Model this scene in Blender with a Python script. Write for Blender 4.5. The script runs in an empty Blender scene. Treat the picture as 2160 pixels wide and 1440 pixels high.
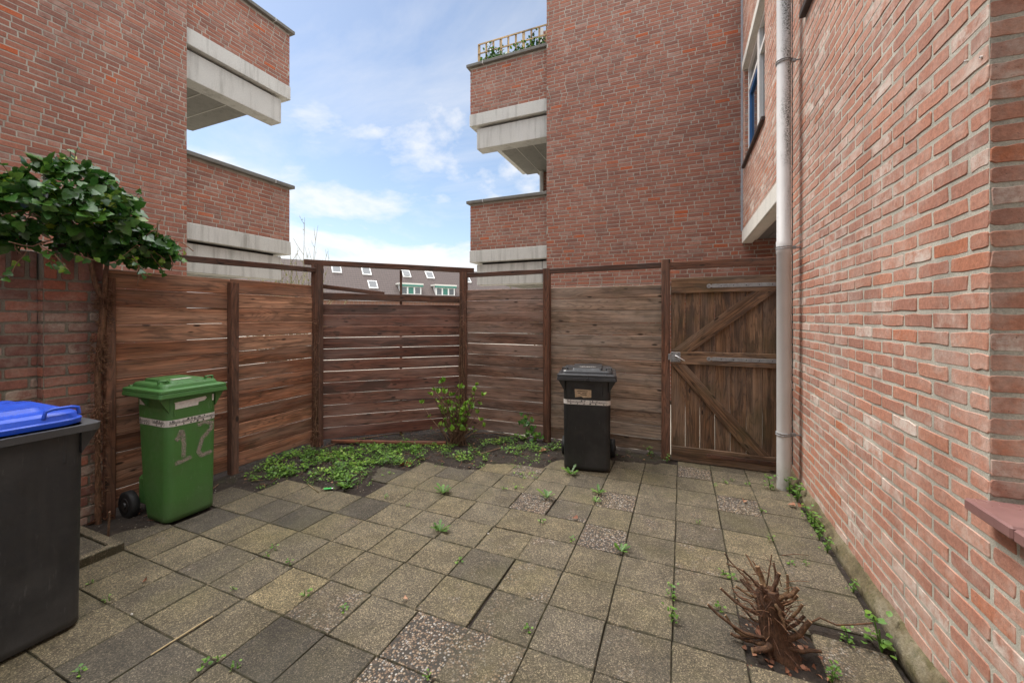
import bpy, math, random
from mathutils import Vector, Matrix, noise

R = math.radians
rng = random.Random(7)
scene = bpy.context.scene
col = scene.collection

# ------------------------------------------------------------------ camera geometry (metres)
H, FPX, HOR, YAW = 1.51, 845.0, 668.0, R(22.96)
CY, SY = math.cos(YAW), math.sin(YAW)

def G(u, v, z=0.0):
    """ground position seen at photo pixel (u, v), at height z"""
    d = (H - z) * FPX / (v - HOR); lat = d * (u - 1080) / FPX
    return (-SY * d + CY * lat, CY * d + SY * lat)

def onX(u, v, X):
    t = (u - 1080) / FPX; d = X / (-SY + CY * t)
    return (X, d * (CY + SY * t), H + (HOR - v) * d / FPX)

# ------------------------------------------------------------------ helpers
def tag(o, label=None, cat=None, group=None, kind=None):
    if label: o['label'] = label
    if cat: o['category'] = cat
    if group: o['group'] = group
    if kind: o['kind'] = kind
    return o

def empty(name, loc=(0, 0, 0), rz=0.0, label=None, cat=None, group=None):
    o = bpy.data.objects.new(name, None); col.objects.link(o)
    o.location = loc; o.rotation_euler = (0, 0, rz); o.empty_display_size = 0.1
    return tag(o, label, cat, group)

class MB:
    """collects vertices and faces of one mesh; c = per-vertex colour data, g = grain coordinates"""
    def __init__(s): s.v = []; s.f = []; s.m = []; s.c = []; s.g = []; s.sm = []
    def add(s, verts, faces, mat=0, c=(0.5, 0.5, 0.5), g=None, smooth=False):
        b = len(s.v); s.v.extend(verts)
        s.c.extend([c] * len(verts) if not isinstance(c, list) else c)
        s.g.extend(g if g else [(v[0], v[1], v[2]) for v in verts])
        for f in faces:
            s.f.append([b + i for i in f]); s.m.append(mat); s.sm.append(smooth)
    def build(s, name, mats, parent=None, loc=None):
        me = bpy.data.meshes.new(name)
        me.from_pydata([tuple(v) for v in s.v], [], s.f)
        if not isinstance(mats, (list, tuple)): mats = [mats]
        for m in mats: me.materials.append(m)
        me.polygons.foreach_set('material_index', s.m)
        me.polygons.foreach_set('use_smooth', s.sm)
        a = me.attributes.new('bc', 'FLOAT_COLOR', 'POINT')
        a.data.foreach_set('color', [x for c in s.c for x in (c[0], c[1], c[2], 1.0)])
        a = me.attributes.new('gc', 'FLOAT_VECTOR', 'POINT')
        a.data.foreach_set('vector', [x for c in s.g for x in c])
        me.update()
        o = bpy.data.objects.new(name, me); col.objects.link(o)
        if parent: o.parent = parent
        if loc: o.location = loc
        return o

BOXF = [(0, 3, 2, 1), (4, 5, 6, 7), (0, 1, 5, 4), (1, 2, 6, 5), (2, 3, 7, 6), (3, 0, 4, 7)]
def box(mb, x0, x1, y0, y1, z0, z1, mat=0, c=(0.5, 0.5, 0.5), bev=0.0):
    if bev <= 0:
        mb.add([(x0, y0, z0), (x1, y0, z0), (x1, y1, z0), (x0, y1, z0), (x0, y0, z1), (x1, y0, z1), (x1, y1, z1), (x0, y1, z1)], BOXF, mat, c)
        return
    b = min(bev, (x1 - x0) / 2.1, (y1 - y0) / 2.1, (z1 - z0) / 2.1)
    def ring(i, z): return [(x0 + i + (b if 0 else 0), y0 + i, z), (x1 - i, y0 + i, z), (x1 - i, y1 - i, z), (x0 + i, y1 - i, z)]
    def oct_(i, z):
        return [(x0 + b, y0 + i, z), (x1 - b, y0 + i, z), (x1 - i, y0 + b, z), (x1 - i, y1 - b, z),
                (x1 - b, y1 - i, z), (x0 + b, y1 - i, z), (x0 + i, y1 - b, z), (x0 + i, y0 + b, z)]
    loft(mb, [oct_(b * .99, z0), oct_(0, z0 + b), oct_(0, z1 - b), oct_(b * .99, z1)], mat, c)

def loft(mb, rings, mat=0, c=(0.5, 0.5, 0.5), caps=(True, True), smooth=False, closed=True):
    n = len(rings[0]); V = [p for r in rings for p in r]; F = []
    for i in range(len(rings) - 1):
        for j in range(n if closed else n - 1):
            k = (j + 1) % n
            F.append((i * n + j, i * n + k, (i + 1) * n + k, (i + 1) * n + j))
    if caps[0]: F.append(tuple(reversed(range(n))))
    if caps[1]: F.append(tuple((len(rings) - 1) * n + j for j in range(n)))
    mb.add(V, F, mat, c, smooth=smooth)

def rrect(w, d, r, z, cx=0.0, cy=0.0, n=4):
    P = []
    for (sx, sy, a0) in ((1, -1, -90), (1, 1, 0), (-1, 1, 90), (-1, -1, 180)):
        ox, oy = cx + sx * (w / 2 - r), cy + sy * (d / 2 - r)
        for i in range(n + 1):
            a = R(a0 + 90 * i / n); P.append((ox + r * math.cos(a), oy + r * math.sin(a), z))
    return P

def tube(mb, pts, rad, n=7, mat=0, c=(0.5, 0.5, 0.5), cap=True, capc=None, jit=0.0, smooth=True, rr=None):
    pts = [Vector(p) for p in pts]
    if not isinstance(rad, (list, tuple)): rad = [rad] * len(pts)
    T = [(pts[min(i + 1, len(pts) - 1)] - pts[max(i - 1, 0)]).normalized() for i in range(len(pts))]
    ref = Vector((0, 0, 1)) if abs(T[0].z) < 0.9 else Vector((1, 0, 0))
    x = T[0].cross(ref).normalized(); V = []; L = 0.0; g = []
    for i, p in enumerate(pts):
        x = (x - T[i] * x.dot(T[i])).normalized(); y = T[i].cross(x)
        if i: L += (p - pts[i - 1]).length
        for j in range(n):
            a = 2 * math.pi * j / n
            q = rad[i] * (1 + (jit * (rr or rng).uniform(-1, 1) if jit else 0))
            V.append(tuple(p + x * math.cos(a) * q + y * math.sin(a) * q)); g.append((L, a * rad[0], rad[0] * 37.1))
    F = [(i * n + j, i * n + (j + 1) % n, (i + 1) * n + (j + 1) % n, (i + 1) * n + j) for i in range(len(pts) - 1) for j in range(n)]
    mb.add(V, F, mat, c, g, smooth)
    if cap:
        m = len(pts) - 1
        mb.add([V[m * n + j] for j in range(n)], [tuple(range(n))], mat, capc or c)
        mb.add([V[j] for j in range(n)], [tuple(reversed(range(n)))], mat, capc or c)

def plank(mb, A, B, W, N, w, t, seed=None, segs=8, wav=0.0015, bev=0.003, mat=0, tone=None, sag=0.0):
    """a sawn board from A to B; W = across, N = towards its face"""
    A, B, W, N = Vector(A), Vector(B), Vector(W).normalized(), Vector(N).normalized()
    sd = rng.uniform(0, 50) if seed is None else seed; L = (B - A).length
    tn = rng.random() if tone is None else tone
    V = []; g = []; C = []
    for i in range(segs + 1):
        k = i / segs; p = A.lerp(B, k) - W * sag * 4 * k * (1 - k)
        wu = w / 2 + wav * noise.noise((k * L * 3, sd, 1)) * 2; wd = w / 2 + wav * noise.noise((k * L * 3, sd, 9)) * 2
        hn = t / 2
        for (a, b) in ((-wd, -hn + bev), (-wd, hn - bev), (-wd + bev, hn), (wu - bev, hn), (wu, hn - bev), (wu, -hn + bev), (wu - bev, -hn), (-wd + bev, -hn)):
            V.append(tuple(p + W * a + N * b)); g.append((k * L + sd, a + sd * 1.7, b + sd * 0.3)); C.append((tn, sd / 50, k))
    F = [(i * 8 + j, i * 8 + (j + 1) % 8, (i + 1) * 8 + (j + 1) % 8, (i + 1) * 8 + j) for i in range(segs) for j in range(8)]
    F += [tuple(range(8)), tuple(segs * 8 + j for j in reversed(range(8)))]
    mb.add(V, F, mat, C, g)

# ------------------------------------------------------------------ materials
class NT:
    def __init__(s, name, rough=0.8):
        s.m = bpy.data.materials.new(name); s.m.use_nodes = True
        s.t = s.m.node_tree; s.b = s.t.nodes['Principled BSDF']; s.b.inputs['Roughness'].default_value = rough
    def n(s, typ, **k):
        o = s.t.nodes.new(typ)
        for a, b in k.items(): setattr(o, a, b)
        return o
    def l(s, a, b): s.t.links.new(a, b)
    def attr(s, name): return s.n('ShaderNodeAttribute', attribute_name=name)
    def pos(s): return s.n('ShaderNodeNewGeometry').outputs['Position']
    def obj(s): return s.n('ShaderNodeTexCoord').outputs['Object']
    def mapp(s, vec, scale=(1, 1, 1), loc=(0, 0, 0)):
        o = s.n('ShaderNodeMapping'); o.inputs['Scale'].default_value = scale; o.inputs['Location'].default_value = loc
        s.l(vec, o.inputs['Vector']); return o.outputs[0]
    def noise(s, vec, scale, detail=4, rough=0.55, dist=0.0):
        o = s.n('ShaderNodeTexNoise'); o.inputs['Scale'].default_value = scale; o.inputs['Detail'].default_value = detail
        o.inputs['Roughness'].default_value = rough; o.inputs['Distortion'].default_value = dist
        if vec is not None: s.l(vec, o.inputs['Vector'])
        return o.outputs['Fac']
    def voro(s, vec, scale, feature='F1', rnd=1.0):
        o = s.n('ShaderNodeTexVoronoi', feature=feature); o.inputs['Scale'].default_value = scale
        o.inputs['Randomness'].default_value = rnd
        s.l(vec, o.inputs['Vector']); return o
    def ramp(s, fac, stops, interp='LINEAR'):
        o = s.n('ShaderNodeValToRGB'); e = o.color_ramp.elements; o.color_ramp.interpolation = interp
        while len(e) < len(stops): e.new(0.5)
        for i, (p, c) in enumerate(stops):
            e[i].position = p; e[i].color = (c[0], c[1], c[2], 1) if isinstance(c, tuple) else (c, c, c, 1)
        s.l(fac, o.inputs[0]); return o.outputs['Color']
    def mix(s, fac, a, b, mode='MIX'):
        o = s.n('ShaderNodeMix', data_type='RGBA', blend_type=mode)
        for sock, val in ((o.inputs[0], fac), (o.inputs[6], a), (o.inputs[7], b)):
            if isinstance(val, (int, float)): sock.default_value = val
            elif isinstance(val, tuple): sock.default_value = (val[0], val[1], val[2], 1)
            else: s.l(val, sock)
        return o.outputs[2]
    def math(s, op, a, b=0.5, clamp=False):
        o = s.n('ShaderNodeMath', operation=op); o.use_clamp = clamp
        for sock, val in ((o.inputs[0], a), (o.inputs[1], b)):
            if isinstance(val, (int, float)): sock.default_value = val
            else: s.l(val, sock)
        return o.outputs[0]
    def sep(s, c): 
        o = s.n('ShaderNodeSeparateColor'); s.l(c, o.inputs[0]); return o.outputs
    def xyz(s, v):
        o = s.n('ShaderNodeSeparateXYZ'); s.l(v, o.inputs[0]); return o.outputs
    def color(s, c):
        if isinstance(c, tuple): s.b.inputs['Base Color'].default_value = (*c, 1)
        else: s.l(c, s.b.inputs['Base Color'])
        return s
    def rough(s, v):
        if isinstance(v, (int, float)): s.b.inputs['Roughness'].default_value = v
        else: s.l(v, s.b.inputs['Roughness'])
        return s
    def bump(s, h, strength=0.5, dist=0.01):
        o = s.n('ShaderNodeBump'); o.inputs['Strength'].default_value = strength; o.inputs['Distance'].default_value = dist
        s.l(h, o.inputs['Height']); s.l(o.outputs[0], s.b.inputs['Normal']); return s

def brick_mat(name, stops, white=0.5, whitec=(0.50, 0.45, 0.40), mot=1.0):
    m = NT(name, 0.9); a = m.sep(m.attr('bc').outputs['Color']); p = m.pos()
    c = m.ramp(a[0], stops)
    big = m.noise(p, 2.2, 5, 0.65); fine = m.noise(p, 55, 6, 0.7)
    c = m.mix(1.0, c, m.ramp(fine, [(0.25, 0.62), (0.75, 1.28)]), 'MULTIPLY')
    c = m.mix(1.0, c, m.ramp(m.noise(p, 0.9, 4, 0.6), [(0.3, 1 - 0.24 * mot), (0.7, 1 + 0.14 * mot)]), 'MULTIPLY')
    dmp = m.math('MULTIPLY', m.ramp(m.noise(m.mapp(p, (2.2, 2.2, 0.45)), 1.0, 6, 0.68), [(0.52, 0.0), (0.72, 1.0)]), 0.42 * mot)
    c = m.mix(dmp, c, m.mix(0.75, c, (0.05, 0.035, 0.03)))
    blot = m.noise(p, 14, 5, 0.7)
    w = m.math('MULTIPLY', m.ramp(big, [(0.44, 0.0), (0.70, 1.0)]), m.ramp(blot, [(0.40, 0.0), (0.66, 1.0)]))
    w = m.math('MAXIMUM', w, m.math('MULTIPLY', m.ramp(m.noise(m.mapp(p, (1.0, 1.0, 1.9)), 1.3, 6, 0.7), [(0.52, 0.0), (0.70, 0.8)]), m.ramp(m.noise(p, 30, 4, 0.7), [(0.3, 0.3), (0.6, 1.0)])))
    w = m.math('MULTIPLY', m.math('ADD', w, m.math('MULTIPLY', m.ramp(a[2], [(0.82, 0.0), (0.97, 0.9)]), m.ramp(blot, [(0.36, 0.1), (0.6, 1.0)]))), white, True)
    c = m.mix(w, c, whitec)
    # dark pits
    pit = m.ramp(m.noise(p, 130, 2, 0.5), [(0.24, 1.0), (0.31, 0.0)])
    c = m.mix(m.math('MULTIPLY', pit, 0.6), c, (0.05, 0.03, 0.025))
    m.color(c); m.bump(m.math('ADD', fine, m.math('MULTIPLY', m.noise(p, 190, 3, 0.6), 0.5)), 0.4, 0.005)
    return m.m

def mortar_mat(name, c0, c1):
    m = NT(name, 0.95); p = m.pos()
    c = m.mix(m.noise(p, 3, 5, 0.6), c0, c1)
    c = m.mix(1.0, c, m.ramp(m.noise(p, 120, 4, 0.7), [(0.3, 0.7), (0.7, 1.15)]), 'MULTIPLY')
    c = m.mix(1.0, c, m.ramp(m.noise(m.mapp(p, (2.2, 2.2, 0.45)), 1.0, 6, 0.68), [(0.50, 1.0), (0.74, 0.66)]), 'MULTIPLY')
    c = m.mix(1.0, c, m.ramp(m.noise(p, 6, 4, 0.6), [(0.3, 0.82), (0.7, 1.12)]), 'MULTIPLY')
    m.color(c); m.bump(m.noise(p, 160, 4, 0.7), 0.6, 0.005); return m.m

def concrete_mat(name, c0, c1, stain=(0.10, 0.09, 0.075), amt=0.55, pits=True):
    m = NT(name, 0.85); p = m.pos()
    c = m.mix(m.noise(p, 1.6, 6, 0.62), c0, c1)
    streak = m.noise(m.mapp(p, (9, 9, 0.9)), 1.0, 5, 0.6)
    c = m.mix(m.math('MULTIPLY', m.ramp(streak, [(0.5, 0.0), (0.75, 1.0)]), amt), c, stain)
    c = m.mix(1.0, c, m.ramp(m.noise(p, 70, 5, 0.7), [(0.3, 0.82), (0.7, 1.1)]), 'MULTIPLY')
    if pits:
        v = m.voro(p, 26).outputs['Distance']
        c = m.mix(m.math('MULTIPLY', m.ramp(v, [(0.05, 1.0), (0.11, 0.0)]), m.ramp(m.noise(p, 5, 2), [(0.5, 0.0), (0.62, 0.8)])), c, (0.09, 0.08, 0.07))
    m.color(c); m.bump(m.noise(p, 60, 5, 0.7), 0.3, 0.006); return m.m

def wood_mat(name, cols, dark=(0.022, 0.012, 0.008), damp=0.75, rough=0.75, grey=(0.20, 0.165, 0.14), greyamt=0.5, green=0.0):
    m = NT(name, rough); g = m.attr('gc').outputs['Vector']; a = m.sep(m.attr('bc').outputs['Color'])
    warp = m.noise(m.mapp(g, (1.3, 9, 9)), 1.0, 3, 0.5)
    wv = m.n('ShaderNodeVectorMath', operation='MULTIPLY_ADD'); m.l(g, wv.inputs[0]); wv.inputs[1].default_value = (1, 1, 1)
    cmb = m.n('ShaderNodeCombineXYZ'); m.l(m.math('MULTIPLY', warp, 0.06), cmb.inputs[1]); m.l(cmb.outputs[0], wv.inputs[2])
    grain = m.noise(m.mapp(wv.outputs[0], (1.6, 95, 30)), 1.0, 5, 0.62)
    ring = m.noise(m.mapp(wv.outputs[0], (0.8, 26, 12)), 1.0, 3, 0.5, 0.4)
    tone = m.math('ADD', m.math('MULTIPLY', a[0], 0.75), m.math('MULTIPLY', m.math('SUBTRACT', ring, 0.2), 0.5))
    c = m.ramp(tone, cols)
    fig = m.noise(m.mapp(wv.outputs[0], (0.75, 7.5, 5)), 1.0, 2, 0.45, 0.3)
    ln = m.math('ABSOLUTE', m.math('SINE', m.math('MULTIPLY', fig, 62.0)))
    c = m.mix(1.0, c, m.ramp(ln, [(0.0, 0.50), (0.35, 0.95), (1.0, 1.12)]), 'MULTIPLY')
    c = m.mix(1.0, c, m.ramp(grain, [(0.30, 0.40), (0.70, 1.45)]), 'MULTIPLY')
    c = m.mix(1.0, c, m.ramp(m.noise(m.mapp(g, (3.5, 14, 8)), 1.0, 4, 0.65), [(0.3, 0.62), (0.7, 1.3)]), 'MULTIPLY')
    wth = m.ramp(m.noise(m.mapp(g, (1.1, 7, 4)), 1.0, 5, 0.6), [(0.42, 0.0), (0.66, 1.0)])
    c = m.mix(m.math('MULTIPLY', m.math('MULTIPLY', wth, grain), greyamt * 1.7, True), c, grey)
    # damp patches with tongue shaped edges along the grain
    dn = m.noise(m.mapp(g, (2.0, 10, 5), (3.7, 1.1, 0)), 1.0, 4, 0.6, 0.5)
    c = m.mix(m.math('MULTIPLY', m.ramp(dn, [(0.55, 0.0), (0.60, 1.0)]), damp), c, m.mix(0.6, c, dark))
    # knots
    kv = m.voro(m.mapp(g, (3.4, 11, 6)), 1.0).outputs['Distance']
    c = m.mix(m.ramp(kv, [(0.07, 0.95), (0.13, 0.0)]), c, dark)
    if green > 0:
        gn = m.ramp(m.noise(m.pos(), 2.3, 5, 0.65), [(0.5, 0.0), (0.68, 1.0)])
        c = m.mix(m.math('MULTIPLY', gn, green), c, (0.075, 0.062, 0.018))
    m.color(c); m.bump(m.math('ADD', grain, m.math('MULTIPLY', ring, 0.4)), 0.45, 0.004)
    m.rough(m.ramp(dn, [(0.5, 0.85), (0.62, 0.5)])); return m.m

def plain(name, c, rough=0.5, metal=0.0, nz=0.0, scale=30, spec=None, bump=0.0):
    m = NT(name, rough); m.b.inputs['Metallic'].default_value = metal
    if spec is not None: m.b.inputs['Specular IOR Level'].default_value = spec
    if nz:
        p = m.obj(); f = m.noise(p, scale, 5, 0.65)
        m.color(m.mix(1.0, m.mix(0.0, c, c), m.ramp(f, [(0.3, 1 - nz), (0.7, 1 + nz)]), 'MULTIPLY'))
        m.rough(m.ramp(m.noise(p, scale * 0.3, 4, 0.6), [(0.3, max(0.05, rough - 0.15)), (0.7, min(1, rough + 0.15))]))
        if bump: m.bump(f, bump, 0.003)
    else: m.color(c)
    return m.m

def plastic_mat(name, c, rough=0.45, dirt=(0.10, 0.085, 0.06), amt=0.35, scuff=0.25):
    m = NT(name, rough); p = m.obj()
    d = m.ramp(m.noise(p, 5.0, 6, 0.7), [(0.5, 0.0), (0.8, 1.0)])
    cc = m.mix(m.math('MULTIPLY', d, amt), c, dirt)
    low = m.ramp(m.math('ADD', m.xyz(p)[2], m.math('MULTIPLY', m.noise(p, 9, 5, 0.7), 0.22)), [(0.12, 1.0), (0.30, 0.0)])
    cc = m.mix(m.math('MULTIPLY', low, amt * 1.3), cc, dirt)
    sc = m.ramp(m.noise(m.mapp(p, (60, 60, 9)), 1.0, 4, 0.7), [(0.62, 0.0), (0.72, 1.0)])
    cc = m.mix(m.math('MULTIPLY', sc, scuff), cc, m.mix(0.5, c, (0.5, 0.5, 0.48)))
    run = m.ramp(m.noise(m.mapp(p, (17, 17, 1.1)), 1.0, 5, 0.65), [(0.52, 0.0), (0.70, 1.0)])
    cc = m.mix(m.math('MULTIPLY', run, amt * 0.8), cc, m.mix(0.5, c, dirt))
    fade = m.ramp(m.noise(p, 2.6, 4, 0.6), [(0.45, 0.0), (0.7, 1.0)])
    cc = m.mix(m.math('MULTIPLY', fade, 0.16), cc, m.mix(0.25, c, (0.5, 0.5, 0.48)))
    cc = m.mix(1.0, cc, m.ramp(m.noise(p, 260, 2, 0.5), [(0.3, 0.9), (0.7, 1.08)]), 'MULTIPLY')
    m.color(cc); m.rough(m.ramp(m.noise(p, 12, 5, 0.65), [(0.3, rough - 0.1), (0.7, rough + 0.22)]))
    m.bump(m.noise(p, 320, 2, 0.5), 0.12, 0.002); return m.m

def leaf_mat(name, cols, rough=0.4, trans=0.25, vein=True):
    m = NT(name, rough); a = m.sep(m.attr('bc').outputs['Color'])
    c = m.ramp(a[0], cols)
    c = m.mix(1.0, c, m.ramp(m.noise(m.pos(), 90, 3, 0.6), [(0.3, 0.75), (0.7, 1.25)]), 'MULTIPLY')
    m.color(c)
    tr = m.n('ShaderNodeBsdfTranslucent'); m.l(c, tr.inputs['Color'])
    mx = m.n('ShaderNodeMixShader'); mx.inputs[0].default_value = trans
    out = m.t.nodes['Material Output']
    m.l(m.b.outputs[0], mx.inputs[1]); m.l(tr.outputs[0], mx.inputs[2]); m.l(mx.outputs[0], out.inputs['Surface'])
    return m.m

M = {}
M['brick_r'] = brick_mat('salmon_brick', [(0.0, (0.35, 0.17, 0.122)), (0.2, (0.42, 0.192, 0.13)), (0.5, (0.455, 0.21, 0.14)), (0.8, (0.48, 0.235, 0.162)), (0.95, (0.485, 0.215, 0.135)), (0.985, (0.48, 0.17, 0.085))], 0.85, (0.62, 0.53, 0.46), 0.8)
M['brick_l'] = brick_mat('red_brick', [(0.0, (0.225, 0.098, 0.070)), (0.3, (0.275, 0.108, 0.072)), (0.6, (0.305, 0.118, 0.075)), (0.88, (0.335, 0.135, 0.088)), (0.96, (0.35, 0.127, 0.073)), (0.988, (0.42, 0.10, 0.035))], 0.3, (0.48, 0.40, 0.34), 0.45)
M['brick_g'] = brick_mat('old_garden_brick', [(0.0, (0.17, 0.075, 0.058)), (0.4, (0.25, 0.105, 0.076)), (0.75, (0.31, 0.14, 0.10)), (0.96, (0.33, 0.11, 0.065))], 0.9, (0.42, 0.36, 0.29))
M['mortar'] = mortar_mat('grey_mortar', (0.44, 0.42, 0.35), (0.58, 0.555, 0.47))
M['mortar_l'] = mortar_mat('grey_mortar_weathered', (0.33, 0.295, 0.245), (0.45, 0.41, 0.345))
M['mortar_g'] = mortar_mat('dark_mortar', (0.14, 0.125, 0.095), (0.29, 0.265, 0.205))
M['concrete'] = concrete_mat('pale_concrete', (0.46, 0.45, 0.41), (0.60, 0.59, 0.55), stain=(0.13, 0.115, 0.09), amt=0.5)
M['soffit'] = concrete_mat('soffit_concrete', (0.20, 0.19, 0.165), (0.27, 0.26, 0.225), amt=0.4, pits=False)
M['coping'] = concrete_mat('dark_coping', (0.11, 0.105, 0.095), (0.20, 0.19, 0.165), amt=0.6)
M['cream'] = concrete_mat('cream_beam', (0.62, 0.60, 0.54), (0.70, 0.68, 0.62), amt=0.12, pits=False)
def plinth_mat():
    m = NT('mossy_plinth', 0.9); p = m.pos()
    c = m.ramp(m.noise(m.mapp(p, (3, 3, 9)), 1.0, 6, 0.72), [(0.30, (0.055, 0.042, 0.022)), (0.46, (0.15, 0.118, 0.062)), (0.60, (0.24, 0.205, 0.135)), (0.74, (0.40, 0.36, 0.28))])
    c = m.mix(m.math('MULTIPLY', m.ramp(m.noise(p, 7, 5, 0.7), [(0.5, 0.0), (0.62, 1.0)]), 0.6), c, (0.085, 0.078, 0.022))
    c = m.mix(1.0, c, m.ramp(m.noise(p, 60, 5, 0.75), [(0.3, 0.6), (0.7, 1.25)]), 'MULTIPLY')
    m.color(c); m.bump(m.noise(p, 40, 6, 0.75), 0.8, 0.012); return m.m
M['plinth'] = plinth_mat()
M['wood'] = wood_mat('weathered_brown_boards', [(0.15, (0.13, 0.046, 0.021)), (0.45, (0.25, 0.097, 0.047)), (0.7, (0.345, 0.150, 0.080)), (0.95, (0.45, 0.235, 0.14))], greyamt=0.5, green=0.12, grey=(0.36, 0.24, 0.175), damp=0.65)
M['wood_rear'] = wood_mat('purple_brown_boards', [(0.15, (0.13, 0.060, 0.036)), (0.45, (0.20, 0.103, 0.068)), (0.7, (0.26, 0.145, 0.10)), (0.95, (0.33, 0.20, 0.145))], greyamt=0.6, green=0.12, grey=(0.33, 0.25, 0.21), damp=0.65)
M['wood_grey'] = wood_mat('greyed_brown_boards', [(0.15, (0.145, 0.084, 0.050)), (0.45, (0.235, 0.147, 0.094)), (0.7, (0.305, 0.203, 0.14)), (0.95, (0.38, 0.27, 0.195))], greyamt=0.6, green=0.35, grey=(0.38, 0.32, 0.26), damp=0.55)
M['wood_dark'] = wood_mat('dark_stained_posts', [(0.1, (0.060, 0.024, 0.013)), (0.5, (0.115, 0.046, 0.024)), (0.95, (0.19, 0.085, 0.047))], greyamt=0.25, damp=0.5)
M['wood_diag'] = wood_mat('red_brown_boards', [(0.15, (0.075, 0.024, 0.013)), (0.5, (0.145, 0.052, 0.031)), (0.95, (0.23, 0.11, 0.075))], greyamt=0.55, damp=0.97, grey=(0.27, 0.18, 0.15))
M['wood_gate'] = wood_mat('gate_boards', [(0.15, (0.095, 0.048, 0.022)), (0.5, (0.165, 0.088, 0.044)), (0.95, (0.25, 0.148, 0.084))], greyamt=0.5, damp=0.9, green=0.45, grey=(0.27, 0.21, 0.165))
M['trellis'] = wood_mat('tan_trellis_wood', [(0.1, (0.42, 0.28, 0.14)), (0.9, (0.60, 0.44, 0.25))], greyamt=0.1, damp=0.2)
M['lath'] = wood_mat('red_lath', [(0.1, (0.14, 0.045, 0.02)), (0.9, (0.26, 0.09, 0.045))], greyamt=0.2, damp=0.4)
M['galv'] = plain('galvanised_steel', (0.30, 0.31, 0.315), 0.55, 0.35, 0.3, 25)
M['screw'] = plain('dark_screw', (0.04, 0.04, 0.04), 0.5, 0.5)
M['steel'] = plain('bright_steel', (0.75, 0.75, 0.74), 0.25, 0.9)
M['green'] = plastic_mat('green_bin_plastic', (0.060, 0.170, 0.038), 0.46, (0.05, 0.07, 0.022), 0.4)
M['greenlid'] = plastic_mat('green_lid_plastic', (0.060, 0.175, 0.045), 0.42, (0.05, 0.09, 0.03), 0.3)
M['black'] = plastic_mat('black_bin_plastic', (0.011, 0.011, 0.012), 0.45, (0.025, 0.022, 0.018), 0.4, 0.12)
M['blacklid'] = plastic_mat('black_lid_plastic', (0.022, 0.023, 0.026), 0.33, (0.04, 0.04, 0.04), 0.3, 0.1)
M['dgrey'] = plastic_mat('anthracite_bin_plastic', (0.019, 0.019, 0.020), 0.5, (0.06, 0.055, 0.05), 0.4, 0.12)
M['dgreyrim'] = plastic_mat('anthracite_rim_plastic', (0.055, 0.056, 0.06), 0.45, (0.1, 0.1, 0.1), 0.35, 0.1)
M['blue'] = plastic_mat('blue_lid_plastic', (0.012, 0.075, 0.56), 0.33, (0.05, 0.11, 0.4), 0.3, 0.15)
M['rubber'] = plain('black_rubber', (0.012, 0.012, 0.012), 0.7, 0, 0.2, 40)
M['white'] = plain('white_paint', (0.72, 0.71, 0.68), 0.45, 0, 0.06, 12)
M['bluepaint'] = plain('blue_paint', (0.03, 0.13, 0.33), 0.4)
M['label'] = plain('paper_label', (0.62, 0.58, 0.54), 0.7, 0, 0.15, 60)
M['tan'] = plain('tan_paper', (0.42, 0.30, 0.19), 0.8, 0, 0.3, 90)
M['ink'] = plain('black_ink', (0.015, 0.015, 0.015), 0.7)
M['sealant'] = plain('grey_sealant', (0.34, 0.37, 0.40), 0.7, 0, 0.15, 20)
M['siltile'] = plain('brown_glazed_tile', (0.23, 0.12, 0.11), 0.38, 0, 0.12, 14)
M['darksill'] = plain('dark_sill', (0.035, 0.022, 0.018), 0.6, 0, 0.2, 20)
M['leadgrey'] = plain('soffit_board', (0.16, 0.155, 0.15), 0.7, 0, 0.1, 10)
M['joint'] = plain('joint_and_groove_shade', (0.05, 0.045, 0.04), 0.9)  # dark joint colour, also painted as shade in the balcony grooves
M['bark'] = None

def glass_mat():
    m = NT('window_glass', 0.03); m.color((0.02, 0.025, 0.03)); m.b.inputs['Specular IOR Level'].default_value = 0.9
    return m.m
M['glass'] = glass_mat()

def pipe_mat():
    m = NT('grey_pvc', 0.5); p = m.pos(); x = m.xyz(p)
    base = m.mix(m.noise(p, 6, 4), (0.53, 0.525, 0.51), (0.66, 0.655, 0.64))
    side = m.ramp(m.math('ADD', m.math('MULTIPLY', x[0], 9.0), m.math('MULTIPLY', m.noise(p, 7, 4), 0.7)), [(0.0, 0.0), (1.0, 1.0)])
    zz = m.ramp(m.math('MULTIPLY', x[2], 0.2), [(0.44, 0.0), (0.62, 1.0)])
    patch = m.ramp(m.math('ADD', m.noise(m.mapp(p, (7, 7, 2.0)), 1.0, 5, 0.65), m.math('MULTIPLY', m.math('SUBTRACT', x[0], 0.80), 2.6)), [(0.46, 0.0), (0.62, 1.0)])
    speck = m.ramp(m.noise(p, 85, 4, 0.7), [(0.42, 0.0), (0.58, 1.0)])
    st = m.math('MULTIPLY', m.math('MULTIPLY', zz, patch), speck)
    c = m.mix(m.math('MULTIPLY', st, 0.95), base, (0.045, 0.042, 0.025))
    spl = m.ramp(m.math('ADD', x[2], m.math('MULTIPLY', m.noise(p, 11, 5, 0.7), 0.5)), [(0.2, 0.45), (0.5, 0.0)])
    c = m.mix(spl, c, (0.16, 0.14, 0.11))
    m.color(c); m.rough(0.42); return m.m
M['pipe'] = pipe_mat()

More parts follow.
